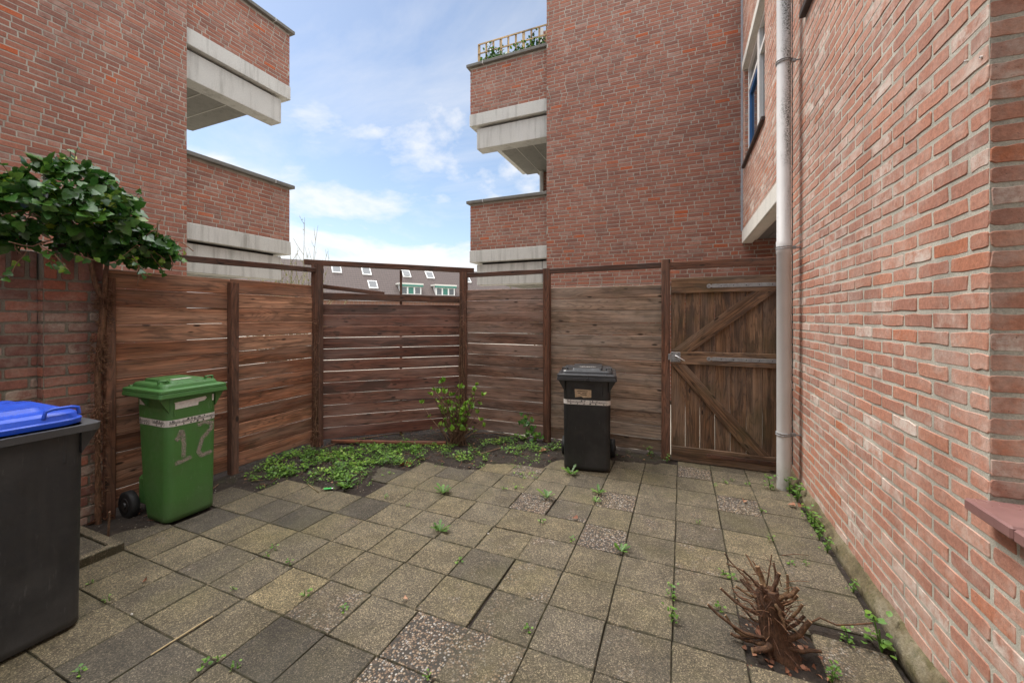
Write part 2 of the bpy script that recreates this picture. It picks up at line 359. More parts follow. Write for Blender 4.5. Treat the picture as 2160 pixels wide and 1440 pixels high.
def paving_mat():
    m = NT('concrete_paving_tiles', 0.85); p = m.pos(); a = m.sep(m.attr('bc').outputs['Color'])
    grey = m.mix(a[2], (0.104, 0.087, 0.066), (0.158, 0.124, 0.066))
    base = m.mix(1.0, grey, m.ramp(a[0], [(0.0, 0.42), (0.5, 0.92), (1.0, 1.3)]), 'MULTIPLY')
    base = m.mix(1.0, base, m.ramp(m.noise(p, 7, 5, 0.65), [(0.3, 0.70), (0.7, 1.25)]), 'MULTIPLY')
    base = m.mix(1.0, base, m.ramp(m.noise(p, 48, 4, 0.7), [(0.3, 0.72), (0.7, 1.25)]), 'MULTIPLY')
    # fine aggregate everywhere
    v1 = m.voro(p, 235); s1 = m.sep(v1.outputs['Color']); core = m.ramp(v1.outputs['Distance'], [(0.30, 1.0), (0.55, 0.0)])
    grain = m.ramp(s1[0], [(0.0, 0.38), (0.45, 0.84), (0.75, 1.12), (0.9, 1.85), (1.0, 2.6)])
    c = m.mix(1.0, base, grain, 'MULTIPLY')
    c = m.mix(1.0, c, m.ramp(m.noise(p, 320, 2, 0.5), [(0.3, 0.7), (0.7, 1.35)]), 'MULTIPLY')
    # exposed pebbles where the tile is washed
    v2 = m.voro(p, 98); s2 = m.sep(v2.outputs['Color'])
    pc = m.ramp(s2[0], [(0.0, (0.05, 0.045, 0.04)), (0.3, (0.15, 0.10, 0.065)), (0.55, (0.25, 0.17, 0.11)), (0.75, (0.36, 0.27, 0.18)), (0.9, (0.30, 0.28, 0.25)), (1.0, (0.52, 0.48, 0.42))])
    pe = m.ramp(v2.outputs['Distance'], [(0.40, 1.0), (0.62, 0.0)])
    wear = m.ramp(m.math('ADD', a[1], m.math('MULTIPLY', m.math('SUBTRACT', m.noise(p, 6, 4, 0.6), 0.5), 0.9)), [(0.42, 0.0), (0.62, 1.0)])
    peb = m.mix(pe, (0.045, 0.038, 0.03), pc)
    c = m.mix(wear, c, peb)
    # algae film
    al = m.ramp(m.noise(p, 1.7, 5, 0.65), [(0.48, 0.0), (0.68, 1.0)])
    c = m.mix(m.math('MULTIPLY', al, 0.5), c, m.mix(0.6, c, (0.10, 0.088, 0.022)))
    wet = m.ramp(m.noise(p, 0.75, 6, 0.7, 0.4), [(0.50, 0.0), (0.64, 1.0)])
    c = m.mix(m.math('MULTIPLY', wet, 0.6), c, m.mix(0.65, c, (0.03, 0.026, 0.02)))
    eg = m.xyz(m.attr('gc').outputs['Vector'])[0]
    dirt = m.ramp(m.math('ADD', eg, m.math('MULTIPLY', m.math('SUBTRACT', m.noise(p, 22, 5, 0.7), 0.5), 1.7)), [(-0.30, 0.85), (0.20, 0.0)])
    c = m.mix(dirt, c, m.mix(m.noise(p, 8, 3), (0.030, 0.024, 0.016), (0.052, 0.048, 0.016)))
    m.color(c)
    h = m.math('ADD', m.math('MULTIPLY', m.math('MULTIPLY', pe, wear), 1.0), m.math('MULTIPLY', core, 0.25))
    m.bump(m.math('ADD', h, m.math('MULTIPLY', m.noise(p, 240, 3), 0.4)), 0.5, 0.004)
    m.rough(m.ramp(m.noise(p, 2.4, 4, 0.6), [(0.35, 0.62), (0.65, 0.92)])); return m.m
M['paving'] = paving_mat()

def soil_mat():
    m = NT('dark_soil', 0.95); p = m.pos()
    c = m.ramp(m.noise(p, 26, 6, 0.75), [(0.25, (0.012, 0.009, 0.007)), (0.55, (0.040, 0.028, 0.020)), (0.8, (0.085, 0.06, 0.042))])
    mo = m.ramp(m.noise(p, 3.0, 5, 0.7), [(0.55, 0.0), (0.66, 1.0)])
    c = m.mix(m.math('MULTIPLY', mo, 0.45), c, (0.045, 0.055, 0.012))
    v = m.voro(p, 70); s = m.sep(v.outputs['Color'])
    c = m.mix(m.math('MULTIPLY', m.ramp(s[0], [(0.93, 0.0), (0.97, 1.0)]), m.ramp(v.outputs['Distance'], [(0.3, 1.0), (0.45, 0.0)])), c, (0.22, 0.19, 0.15))
    m.color(c); m.bump(m.noise(p, 60, 6, 0.75), 1.0, 0.02); return m.m
M['soil'] = soil_mat()

def ground_mat():
    m = NT('far_pavement', 0.9); p = m.pos()
    c = m.mix(m.noise(p, 0.6, 5), (0.30, 0.27, 0.22), (0.42, 0.38, 0.31))
    m.color(c); return m.m
M['ground'] = ground_mat()

def roof_mat():
    m = NT('brown_roof_tiles', 0.8); g = m.attr('gc').outputs['Vector']; x = m.xyz(g)
    row = m.math('FRACT', m.math('MULTIPLY', x[1], 3.0)); colm = m.math('FRACT', m.math('MULTIPLY', x[0], 3.6))
    c = m.mix(m.noise(m.mapp(g, (3.6, 3.0, 1)), 1.0, 3, 0.7), (0.055, 0.038, 0.034), (0.105, 0.075, 0.066))
    c = m.mix(m.ramp(row, [(0.0, 0.75), (0.16, 0.0)]), c, (0.03, 0.024, 0.022))
    c = m.mix(m.ramp(colm, [(0.0, 0.6), (0.2, 0.0), (0.86, 0.0), (1.0, 0.35)]), c, (0.04, 0.032, 0.03))
    m.color(c); m.bump(m.math('SUBTRACT', 1.0, row), 0.8, 0.05); return m.m
M['roof'] = roof_mat()

def far_brick():
    m = NT('far_brick', 0.9); b = m.n('ShaderNodeTexBrick'); m.l(m.mapp(m.pos(), (1, 1, 1)), b.inputs['Vector'])
    b.inputs['Color1'].default_value = (0.26, 0.12, 0.075, 1); b.inputs['Color2'].default_value = (0.21, 0.09, 0.06, 1)
    b.inputs['Mortar'].default_value = (0.25, 0.23, 0.2, 1); b.inputs['Scale'].default_value = 4.5
    m.color(b.outputs['Color']); return m.m
M['farbrick'] = far_brick()

def bark_mat(name, cols, sc=40):
    m = NT(name, 0.75); p = m.pos(); a = m.sep(m.attr('bc').outputs['Color'])
    f = m.noise(p, sc, 5, 0.7)
    c = m.ramp(m.math('ADD', m.math('MULTIPLY', f, 0.6), m.math('MULTIPLY', a[0], 0.5)), cols)
    c = m.mix(1.0, c, m.ramp(m.noise(m.mapp(p, (90, 90, 22)), 1.0, 4, 0.7), [(0.35, 0.45), (0.6, 1.25)]), 'MULTIPLY')
    cut = m.ramp(a[2], [(0.8, 0.0), (0.9, 1.0)]); c = m.mix(cut, c, m.mix(f, (0.22, 0.12, 0.06), (0.42, 0.27, 0.15)))
    m.color(c); m.bump(m.math('ADD', f, m.noise(m.mapp(p, (120, 120, 30)), 1.0, 4, 0.7)), 0.9, 0.008); return m.m
M['stump'] = bark_mat('wet_stump_bark', [(0.2, (0.030, 0.013, 0.007)), (0.45, (0.085, 0.038, 0.018)), (0.62, (0.145, 0.072, 0.032)), (0.8, (0.18, 0.12, 0.05)), (1.0, (0.22, 0.19, 0.085))])
M['twig'] = bark_mat('twig_bark', [(0.2, (0.075, 0.04, 0.022)), (0.6, (0.17, 0.095, 0.055)), (1.0, (0.30, 0.18, 0.11))], 60)
M['straw'] = plain('straw', (0.42, 0.32, 0.17), 0.7)
M['ivystem'] = bark_mat('ivy_stem_bark', [(0.2, (0.06, 0.03, 0.016)), (0.55, (0.17, 0.085, 0.045)), (1.0, (0.33, 0.20, 0.115))], 50)
M['rootlet'] = bark_mat('dead_rootlets', [(0.2, (0.08, 0.033, 0.016)), (0.6, (0.19, 0.085, 0.042)), (1.0, (0.38, 0.22, 0.12))], 60)
M['willow'] = bark_mat('pale_twigs', [(0.2, (0.16, 0.15, 0.07)), (0.7, (0.33, 0.30, 0.16)), (1.0, (0.42, 0.40, 0.26))], 30)
M['ivy'] = leaf_mat('ivy_leaf', [(0.0, (0.012, 0.040, 0.009)), (0.55, (0.036, 0.110, 0.020)), (0.82, (0.075, 0.18, 0.026)), (0.95, (0.18, 0.27, 0.022)), (1.0, (0.32, 0.40, 0.05))], 0.27, 0.25)
M['bud'] = leaf_mat('young_leaf', [(0.0, (0.11, 0.24, 0.024)), (0.6, (0.20, 0.38, 0.035)), (1.0, (0.32, 0.48, 0.07))], 0.45, 0.35)
M['cover'] = leaf_mat('chickweed_leaf', [(0.0, (0.045, 0.105, 0.018)), (0.5, (0.12, 0.25, 0.032)), (0.9, (0.24, 0.41, 0.05)), (1.0, (0.34, 0.42, 0.09))], 0.5, 0.3)
M['weed'] = leaf_mat('weed_leaf', [(0.0, (0.05, 0.12, 0.02)), (0.6, (0.11, 0.24, 0.035)), (1.0, (0.20, 0.34, 0.05))], 0.45, 0.3)
M['dry'] = leaf_mat('dry_leaf', [(0.0, (0.12, 0.045, 0.02)), (0.6, (0.27, 0.11, 0.06)), (1.0, (0.45, 0.25, 0.15))], 0.7, 0.15)
M['spring'] = leaf_mat('spring_hedge_leaf', [(0.0, (0.14, 0.15, 0.03)), (1.0, (0.34, 0.32, 0.09))], 0.6, 0.3)
M['lighter'] = plain('green_lighter_plastic', (0.04, 0.42, 0.07), 0.2)

def spray_mat():
    m = NT('spray_paint', 0.7); a = m.sep(m.attr('bc').outputs['Color']); p = m.obj()
    f = m.ramp(m.math('ADD', a[0], m.math('MULTIPLY', m.math('SUBTRACT', m.noise(p, 60, 5, 0.75), 0.5), 1.1)), [(0.30, 0.0), (0.90, 0.58)])
    m.color((0.42, 0.33, 0.30))
    tr = m.n('ShaderNodeBsdfTransparent'); mx = m.n('ShaderNodeMixShader')
    m.l(f, mx.inputs[0]); m.l(tr.outputs[0], mx.inputs[1]); m.l(m.b.outputs[0], mx.inputs[2])
    m.l(mx.outputs[0], m.t.nodes['Material Output'].inputs['Surface']); return m.m
M['spray'] = spray_mat()

# ------------------------------------------------------------------ masonry
def brick(mb, O, U, V, N, u0, u1, v0, v1, proud, rr, fine, mat=0):
    C = (rr.random(), rr.random(), rr.random())
    jit = 0.0019 if fine else 0.0013
    ch = rr.uniform(0.003, 0.008)
    tilt = rr.uniform(-0.0012, 0.0012); dv = rr.uniform(-0.0012, 0.0012); pr = proud + rr.uniform(-0.0016, 0.0016)
    if fine:
        P = [(u0 + ch, v0), ((u0 * 2 + u1) / 3, v0), ((u0 + 2 * u1) / 3, v0), (u1 - ch, v0), (u1, v0 + ch), (u1, v1 - ch), (u1 - ch, v1), ((u0 + 2 * u1) / 3, v1), ((u0 * 2 + u1) / 3, v1), (u0 + ch, v1), (u0, v1 - ch), (u0, v0 + ch)]
    else:
        P = [(u0, v0), (u1, v0), (u1, v1), (u0, v1)]
    n = len(P); uc, vc = (u0 + u1) / 2, (v0 + v1) / 2
    P = [(a + rr.gauss(0, jit), b + dv + rr.gauss(0, jit) + tilt * (a - uc) / max(0.01, u1 - u0)) for a, b in P]
    vs = []
    bw = 0.0022 if fine else 0.0025
    for ins, dep in ((0, -0.004), (0, pr - 0.0022), (bw, pr)):
        for a, b in P:
            a2 = a + (ins if a < uc else -ins); b2 = b + (ins if b < vc else -ins)
            vs.append(tuple(O + U * a2 + V * b2 + N * dep))
    F = [(i * n + j, i * n + (j + 1) % n, (i + 1) * n + (j + 1) % n, (i + 1) * n + j) for i in (0, 1) for j in range(n)]
    F.append(tuple(2 * n + j for j in range(n)))
    mb.add(vs, F, mat, C)

def minus(iv, holes):
    for h0, h1 in holes:
        out = []
        for a, b in iv:
            if h1 <= a or h0 >= b: out.append((a, b)); continue
            if h0 > a: out.append((a, h0))
            if h1 < b: out.append((h1, b))
        iv = out
    return iv

def brick_face(mb, O, U, N, w, h, holes=(), course=0.071, blen=0.235, bond='run', seed=1, fine=False, joint=0.0125, proud=0.005, phase=0.0, bm=0, mm=1, skip=None):
    """bricks (material bm) laid proud of a mortar face (material mm) with openings"""
    O, U, N = Vector(O), Vector(U).normalized(), Vector(N).normalized(); V = Vector((0, 0, 1)); rr = random.Random(seed)
    us = sorted({0.0, w, *[x for q in holes for x in (max(0, q[0]), min(w, q[1]))]}); vs = sorted({0.0, h, *[x for q in holes for x in (max(0, q[2]), min(h, q[3]))]})
    for i in range(len(us) - 1):
        for j in range(len(vs) - 1):
            a, b, c, d = us[i], us[i + 1], vs[j], vs[j + 1]; mu, mv = (a + b) / 2, (c + d) / 2
            if b - a < 1e-5 or d - c < 1e-5 or any(q[0] < mu < q[1] and q[2] < mv < q[3] for q in holes): continue
            P = [O + U * a + V * c, O + U * b + V * c, O + U * b + V * d, O + U * a + V * d]
            mb.add([tuple(p) for p in P], [(0, 1, 2, 3)], mm)
    # keep face winding towards N irrelevant for opaque surfaces
    nrow = int(h / course)
    for r in range(nrow):
        v0 = r * course + joint / 2; v1 = (r + 1) * course - joint / 2
        iv = minus([(0.0, w)], [(q[0], q[1]) for q in holes if q[2] < v1 - 0.01 and q[3] > v0 + 0.01])
        x = -blen * (0.5 if (r % 2 and bond != 'stack') else 0.0) - phase
        if bond == 'wild': x = -blen * rr.random()
        while x < w:
            L = blen
            if bond == 'wild' and rr.random() < 0.22: L = blen / 2
            a, b = x + joint / 2, x + L - joint / 2
            for (p, q) in iv:
                aa, bb = max(a, p + 0.001), min(b, q - 0.001)
                if bb - aa > 0.022: brick(mb, O, U, V, N, aa, bb, v0, v1, proud, rr, fine, bm)
            x += L

# ------------------------------------------------------------------ ground, soil, paving (setting)
g = MB()
g.add([(-150, -40, -0.07), (150, -40, -0.07), (150, 200, -0.07), (-150, 200, -0.07)], [(0, 1, 2, 3)])
tag(g.build('ground', M['ground']), kind='structure')

BED = [G(*p) for p in ((430, 1050), (484, 1013), (556, 1032), (609, 1008), (655, 1021), (684, 1029), (704, 1037), (760, 1036), (804, 983), (855, 990), (891, 972), (947, 985), (1003, 992), (1020, 978), (1080, 978), (1142, 988), (1169, 972))]
BED += [(-0.95, 4.30), (-0.25, 4.33), (-0.1, 4.55), (-0.1, 5.2), (-2.66, 5.2), (-4.3, 4.2), (-4.3, 0.4), (-3.62, 0.4), (-3.62, 1.55), (-3.5, 1.62), (-3.5, 1.9)]
def inside(p, poly):
    x, y = p; c = False; j = len(poly) - 1
    for i in range(len(poly)):
        (x1, y1), (x2, y2) = poly[i], poly[j]
        if (y1 > y) != (y2 > y) and x < (x2 - x1) * (y - y1) / (y2 - y1) + x1: c = not c
        j = i
    return c
HOLE = (0.25, 0.58, 1.99, 2.33)          # the lifted tile round the stump
def soil_z(x, y):
    z = -0.013 + 0.004 * noise.noise((x * 9, y * 9, 0))
    if inside((x, y), BED): z = 0.012 + 0.022 * noise.noise((x * 5, y * 5, 2)) + 0.012 * noise.noise((x * 21, y * 21, 4))
    if HOLE[0] - 0.02 < x < HOLE[1] + 0.02 and HOLE[2] - 0.02 < y < HOLE[3] + 0.02: z = -0.006 + 0.016 * noise.noise((x * 24, y * 24, 2)) + 0.008 * noise.noise((x * 60, y * 60, 2))
    if x > 0.575 and y < 2.37: z = -0.062
    return z
s = MB(); X0, X1, Y0, Y1, st = -4.3, 0.94, 0.0, 4.75, 0.03
nx, ny = int((X1 - X0) / st) + 1, int((Y1 - Y0) / st) + 1
s.add([(X0 + i * st, Y0 + j * st, soil_z(X0 + i * st, Y0 + j * st)) for j in range(ny) for i in range(nx)],
      [(j * nx + i, j * nx + i + 1, (j + 1) * nx + i + 1, (j + 1) * nx + i) for j in range(ny - 1) for i in range(nx - 1)], smooth=True)
tag(s.build('soil', M['soil']), kind='structure')

TYPES = [((890, 1330), 'peb'), ((790, 1410), 'peb'), ((1270, 1145), 'peb'), ((1305, 1065), 'peb'), ((1135, 1065), 'peb'), ((1565, 1055), 'peb'), ((1470, 1000), 'peb'), ((1105, 998), 'ypeb'),
         ((1040, 992), 'yel'), ((1085, 1290), 'dpeb'), ((685, 1085), 'dark'), ((770, 1052), 'dark'), ((460, 1098), 'dark'), ((585, 1345), 'dark'), ((1470, 1112), 'dpeb'), ((1340, 1375), 'dpeb'), ((820, 996), 'dark'),
         ((565, 1130), 'yel'), ((645, 1232), 'yel'), ((1120, 1215), 'ybr'), ((985, 1262), 'ybr'), ((1790, 1270), 'dpeb'), ((1480, 1180), 'ybr'), ((700, 1270), 'mpeb'), ((1050, 1380), 'mpeb'), ((1800, 1400), 'mpeb'), ((1240, 1080), 'dpeb'), ((380, 1190), 'tan'), ((300, 1230), 'tan'), ((420, 1250), 'tan'), ((330, 1310), 'tan'), ((210, 1330), 'tan'), ((540, 1180), 'tan'), ((760, 1110), 'tan'), ((850, 1085), 'tan')]
TV = {'peb': (0.6, 0.80, 0.7), 'ypeb': (0.7, 0.6, 0.85), 'yel': (0.72, 0.1, 0.95), 'dpeb': (0.32, 0.42, 0.35), 'mpeb': (0.48, 0.5, 0.5), 'dark': (0.16, 0.05, 0.2), 'ybr': (0.5, 0.42, 0.72), 'tan': (0.60, 0.2, 0.66)}
TP = [(G(*p), t) for p, t in TYPES]
pv = MB(); tr = random.Random(11); PX_, PY_ = 0.304, 0.300
def tile(mb, cx, cy, w, d, z, c, rot=0.0, tx=0.0, ty=0.0, t=0.05):
    V = []; gg = []
    ca, sa = math.cos(rot), math.sin(rot)
    for ins, dz, eg in ((0.0, -t, 0.0), (0.0, -0.005, 0.0), (0.0035, 0.0, 0.1), (0.024, 0.0, 1.0)):
        for sx, sy in ((-1, -1), (0, -1), (1, -1), (1, 0), (1, 1), (0, 1), (-1, 1), (-1, 0)):
            x = sx * (w / 2 - ins) + tr.gauss(0, 0.0008); y = sy * (d / 2 - ins) + tr.gauss(0, 0.0008)
            V.append((cx + x * ca - y * sa, cy + x * sa + y * ca, z + dz + x * tx + y * ty)); gg.append((eg, 0.0, 0.0))
    F = [(i * 8 + j, i * 8 + (j + 1) % 8, (i + 1) * 8 + (j + 1) % 8, (i + 1) * 8 + j) for i in (0, 1, 2) for j in range(8)] + [tuple(24 + j for j in range(8))]
    mb.add(V, F, 0, c, gg)
for j in range(-7, 10):
    yr = 1.712 + (j + 0.5) * PY_
    for i in range(-13, 5):
        xx = -0.344 + (i + 0.5) * PX_
        shift = tr.uniform(-0.006, 0.006) + (0.012 * ((j * 37) % 7 - 3) if i < -2 else 0.0)
        cx, cy = xx + shift * (0.4 if i < -2 else 0.3), yr + tr.uniform(-0.0015, 0.0015)
        w = PX_ - 0.003
        if i == 3: w = 0.885 - (cx - w / 2) - 0.004 if False else w
        x1 = cx + w / 2
        if cx - w / 2 > 0.86: continue
        if x1 > 0.885:
            nw = 0.885 - (cx - w / 2)
            if nw < 0.05: continue
            cx = cx - w / 2 + nw / 2; w = nw
        if inside((cx, cy), BED) or cy > 4.62 or cy < -0.2: continue
        if abs(cx - 0.416) < 0.1 and abs(cy - 2.162) < 0.1: continue
        if i == 3: cy += 0.095
        c = None
        bd = 0.16
        for (p, t) in TP:
            dd = math.hypot(p[0] - cx, p[1] - cy)
            if dd < bd: bd = dd; c = TV[t]
        if c is None:
            k = tr.random(); left = min(1, max(0, (-cx - 0.3) / 2.0))
            c = (tr.uniform(0.42, 0.60), tr.choice((0.05, 0.15, 0.25, 0.33, 0.38)), min(1, max(0, tr.gauss(0.45 + 0.18 * left, 0.10))))
            if k < 0.08: c = (0.3, 0.3, 0.3)
        c = tuple(min(1, max(0, x + tr.uniform(-0.04, 0.04))) for x in c)
        z = tr.uniform(-0.001, 0.001); tx, ty = tr.gauss(0, 0.0032), tr.gauss(0, 0.0032)
        if cx > 0.55 and cy < 2.30: z -= 0.03; ty = 0.01; tx = -0.03
        tile(pv, cx, cy, w, PY_ - 0.003 + tr.uniform(-0.001, 0.001), z, c, tr.gauss(0, 0.006), tx, ty)
tag(pv.build('paving', M['paving']), kind='structure')

# a raised concrete edging with a tile behind it, by the blue lidded bin
e = MB(); ex, ey = G(262, 1160)
tile(e, ex - 0.028, ey - 0.31, 0.055, 0.62, 0.055, (0.62, 0.15, 0.5), 0.0, t=0.11)
tile(e, ex - 0.36, ey - 0.028, 0.60, 0.055, 0.052, (0.55, 0.15, 0.4), 0.0, t=0.11)
tile(e, ex - 0.212, ey - 0.212, 0.30, 0.30, 0.045, (0.30, 0.05, 0.15), 0.0, t=0.09)
tile(e, ex - 0.212, ey - 0.516, 0.30, 0.30, 0.045, (0.40, 0.05, 0.3), 0.0, t=0.09)
tag(e.build('concrete_edging', M['paving']), 'raised concrete edging strip holding a dark tile between the blue lidded bin and green bin', 'edging')

# ------------------------------------------------------------------ the house on the right
WX = 0.95
house = empty('brick_house', (WX, 4.0, 0), 0, 'salmon brick house wall on the right with a blue window upstairs', 'house')
def P(o, parent=house):           # keep world placement under an unrotated parent
    o.parent = parent; o.location = o.location - parent.location; return o
w = MB()
YS, YE = -0.6, 7.75                # u runs along -Y from the far corner: u = YE - y
holes = [(YE - 5.05, YE - YS + 1, 0, 0)]
def hole(y0, y1, z0, z1): return (YE - y1, YE - y0, z0, z1)
HL = [hole(4.98, 7.80, -0.1, 2.74), hole(5.80, 7.52, 3.99, 5.56), hole(2.30, 4.0, 4.05, 5.56), hole(-0.7, 1.86, 0.885, 2.9)]
brick_face(w, (WX, YE, 0.0), (0, -1, 0), (-1, 0, 0), YE - YS, 7.1, HL, 0.0695, 0.227, 'run', 3, True, 0.0155, 0.0027)
# reveal of the near opening (faces the camera), reveals of the upper windows, end of the lower wall
brick_face(w, (WX, 1.86, 0.834), (1, 0, 0), (0, -1, 0), 0.105, 2.066, (), 0.0695, 0.5, 'stack', 4, True, 0.0155, 0.0027, 0.05)
brick_face(w, (WX, 7.52, 3.99), (1, 0, 0), (0, -1, 0), 0.12, 1.57, (), 0.0695, 0.227, 'run', 5, False, 0.0135, 0.004, 0.05)
brick_face(w, (WX, 4.0, 4.05), (1, 0, 0), (0, -1, 0), 0.12, 1.51, (), 0.0695, 0.227, 'run', 6, False, 0.0135, 0.004, 0.05)
brick_face(w, (WX + 1.2, 4.98, 0), (-1, 0, 0), (0, 1, 0), 1.2, 2.74, (), 0.0695, 0.227, 'run', 8, False, 0.0135, 0.004)
# back of the passage behind the gate and the body of the house
brick_face(w, (WX + 1.2, 7.75, 0), (0, -1, 0), (-1, 0, 0), 2.77, 2.75, (), 0.0695, 0.227, 'run', 9, False)
w.add([(WX + 0.25, YS, 0), (WX + 0.25, 4.97, 0), (WX + 0.25, 4.97, 7.1), (WX + 0.25, YS, 7.1)], [(0, 1, 2, 3)], 1)
w.add([(WX + 0.25, 4.97, 2.95), (WX + 0.25, 7.75, 2.95), (WX + 0.25, 7.75, 7.1), (WX + 0.25, 4.97, 7.1)], [(0, 1, 2, 3)], 1)
w.add([(WX, YS, 7.1), (WX + 5, YS, 7.1), (WX + 5, 7.75, 7.1), (WX, 7.75, 7.1)], [(0, 1, 2, 3)], 1)
brick_face(w, (-6.5, -1.9, 0.0), (1, 0, 0), (0, 1, 0), 7.45, 5.4, [(1.2, 2.4, 0.9, 2.3), (4.0, 6.2, 0.1, 2.3), (1.2, 2.4, 3.7, 5.0), (4.4, 5.8, 3.7, 5.0)], 0.0695, 0.227, 'run', 12, False, 0.0175, 0.0032)
box(w, -6.5, WX, -2.15, -1.91, 0, 5.4, 1)
P(w.build('wall', [M['brick_r'], M['mortar']]))
# mortar plinth at its foot
pl = MB(); n = 160; rr = random.Random(5); secs = []
for i in range(n + 1):
    y = YS + (4.97 - YS) * i / n; k = 0.010 * noise.noise((y * 5, 1, 1)) + 0.004 * noise.noise((y * 17, 3, 1))
    secs.append([(WX + 0.02, y, -0.05), (WX - 0.050 + k, y, -0.05), (WX - 0.044 + k, y, 0.035 + 2 * k), (WX - 0.022 + k, y, 0.062 + 2.5 * k), (WX - 0.012 + .4 * k, y, 0.085 + 3 * k), (WX + 0.02, y, 0.10 + 3 * k)])
loft(pl, secs, 0, smooth=True)
P(pl.build('plinth', M['plinth']))
b = MB(); box(b, WX - 0.006, WX + 0.003, 4.43, 4.455, 0.14, 7.05)  # thin dark strip running up the wall beside the downpipe
P(b.build('vertical_dark_strip', M['joint']))
b = MB(); box(b, WX - 0.03, WX + 0.02, 7.705, 7.742, 2.95, 7.1)
P(b.build('sealant_joint', M['sealant']))
b = MB(); box(b, WX - 0.015, WX + 0.14, 4.99, 7.745, 2.745, 2.955, bev=0.006)
P(b.build('lintel_beam', M['cream']))
b = MB()
box(b, WX + 0.14, WX + 0.20, 5.0, 7.74, 2.79, 2.90, 1)
for i in range(7): box(b, WX + 0.205 + i * 0.14, WX + 0.205 + i * 0.14 + 0.133, 5.0, 7.74, 2.80, 2.815)
box(b, WX + 0.14, WX + 1.2, 5.0, 7.74, 2.83, 2.85)
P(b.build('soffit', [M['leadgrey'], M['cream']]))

def window(y0, y1, z0, z1, mull, name='window'):
    wn = empty(name, (WX + 0.07, (y0 + y1) / 2, z0)); wn.parent = house; wn.location = wn.location - house.location
    o = Vector(wn.location) + house.location
    def L(mb, nm, mat):
        ob = mb.build(nm, mat, wn); ob.location = -o; return ob
    xa, xb = WX + 0.045, WX + 0.115
    f = MB()
    for (a, b, c, d) in ((y0, y1, z0, z0 + 0.06), (y0, y1, z1 - 0.06, z1)): box(f, xa, xb, a, b, c, d, bev=0.004)
    for a in (y0, y1 - 0.06, mull - 0.045): box(f, xa - (0.012 if a == mull - 0.045 else 0), xb, a - (0.05 if a == mull - 0.045 else 0), a + (0.09 if a == mull - 0.045 else 0.06), z0 + 0.06, z1 - 0.06, bev=0.004)
    zt = z1 - 0.42
    box(f, xa, xb, y0 + 0.06, mull - 0.045, zt, zt + 0.06); box(f, xa, xb, mull + 0.045, y1 - 0.06, zt, zt + 0.06)
    L(f, 'frame', M['white'])
    sa = MB()
    for (a, b) in ((mull + 0.045, y1 - 0.06),):
        box(sa, xa + 0.035, xb - 0.01, a, a + 0.02, z0 + 0.06, zt, bev=0.003); box(sa, xa + 0.01, xb - 0.01, b - 0.055, b, z0 + 0.06, zt, bev=0.003)
        box(sa, xa + 0.012, xb - 0.01, a + 0.055, b - 0.055, z0 + 0.06, z0 + 0.115); box(sa, xa + 0.012, xb - 0.01, a + 0.055, b - 0.055, zt - 0.06, zt)
    L(sa, 'sash', M['bluepaint'])
    pn = MB(); pn.add([(xb - 0.03, y0 + 0.05, z0 + 0.05), (xb - 0.03, y1 - 0.05, z0 + 0.05), (xb - 0.03, y1 - 0.05, z1 - 0.05), (xb - 0.03, y0 + 0.05, z1 - 0.05)], [(0, 1, 2, 3)])
    L(pn, 'pane', M['glass'])
    hd = MB(); box(hd, WX - 0.035, WX + 0.12, y0 - 0.09, y1 + 0.06, z1, z1 + 0.13, bev=0.005); L(hd, 'lintel', M['cream'])
    sl = MB(); box(sl, WX - 0.045, WX + 0.10, y0 - 0.05, y1 + 0.05, z0 - 0.055, z0 - 0.003, bev=0.006); L(sl, 'sill', M['darksill'])
window(5.82, 7.5, 3.995, 5.55, 6.52)
window(2.32, 3.98, 4.055, 5.55, 3.2)
# near opening at the frame's edge: white frame, glass and a projecting sill of brown tiles
wn = empty('window', (WX + 0.1, 0.6, 0.92)); wn.parent = house; wn.location = wn.location - house.location
off = -(Vector(wn.location) + house.location)
f = MB()
box(f, WX + 0.095, WX + 0.16, 1.79, 1.85, 0.935, 2.89, bev=0.004); box(f, WX + 0.095, WX + 0.16, -0.6, 1.79, 0.935, 0.995, bev=0.004); box(f, WX + 0.095, WX + 0.16, -0.6, 1.79, 2.83, 2.89, bev=0.004)
f.build('frame', M['white'], wn, off)
f = MB(); f.add([(WX + 0.13, -0.6, 0.99), (WX + 0.13, 1.8, 0.99), (WX + 0.13, 1.8, 2.85), (WX + 0.13, -0.6, 2.85)], [(0, 1, 2, 3)]); f.build('pane', M['glass'], wn, off)
f = MB(); yy = 1.845
while yy > -0.6:
    box(f, WX - 0.072, WX + 0.10, yy - 0.212, yy, 0.862, 0.902, bev=0.006); yy -= 0.219
box(f, WX - 0.06, WX + 0.09, -0.6, 1.84, 0.858, 0.893, 1)
f.build('sill', [M['siltile'], M['joint']], wn, off)
# two little wall plugs
for (u, v) in ((2035, 130), (2068, 121)):
    x, y, z = onX(u, v, WX - 0.008)
    b = MB(); tube(b, [(WX + 0.002, y, z), (WX - 0.009, y, z)], 0.0045, 10, 0); tube(b, [(WX - 0.009, y, z), (WX - 0.0105, y, z)], 0.0018, 8, 1)
    P(b.build('wall_plug', [M['white'], M['ink']]))

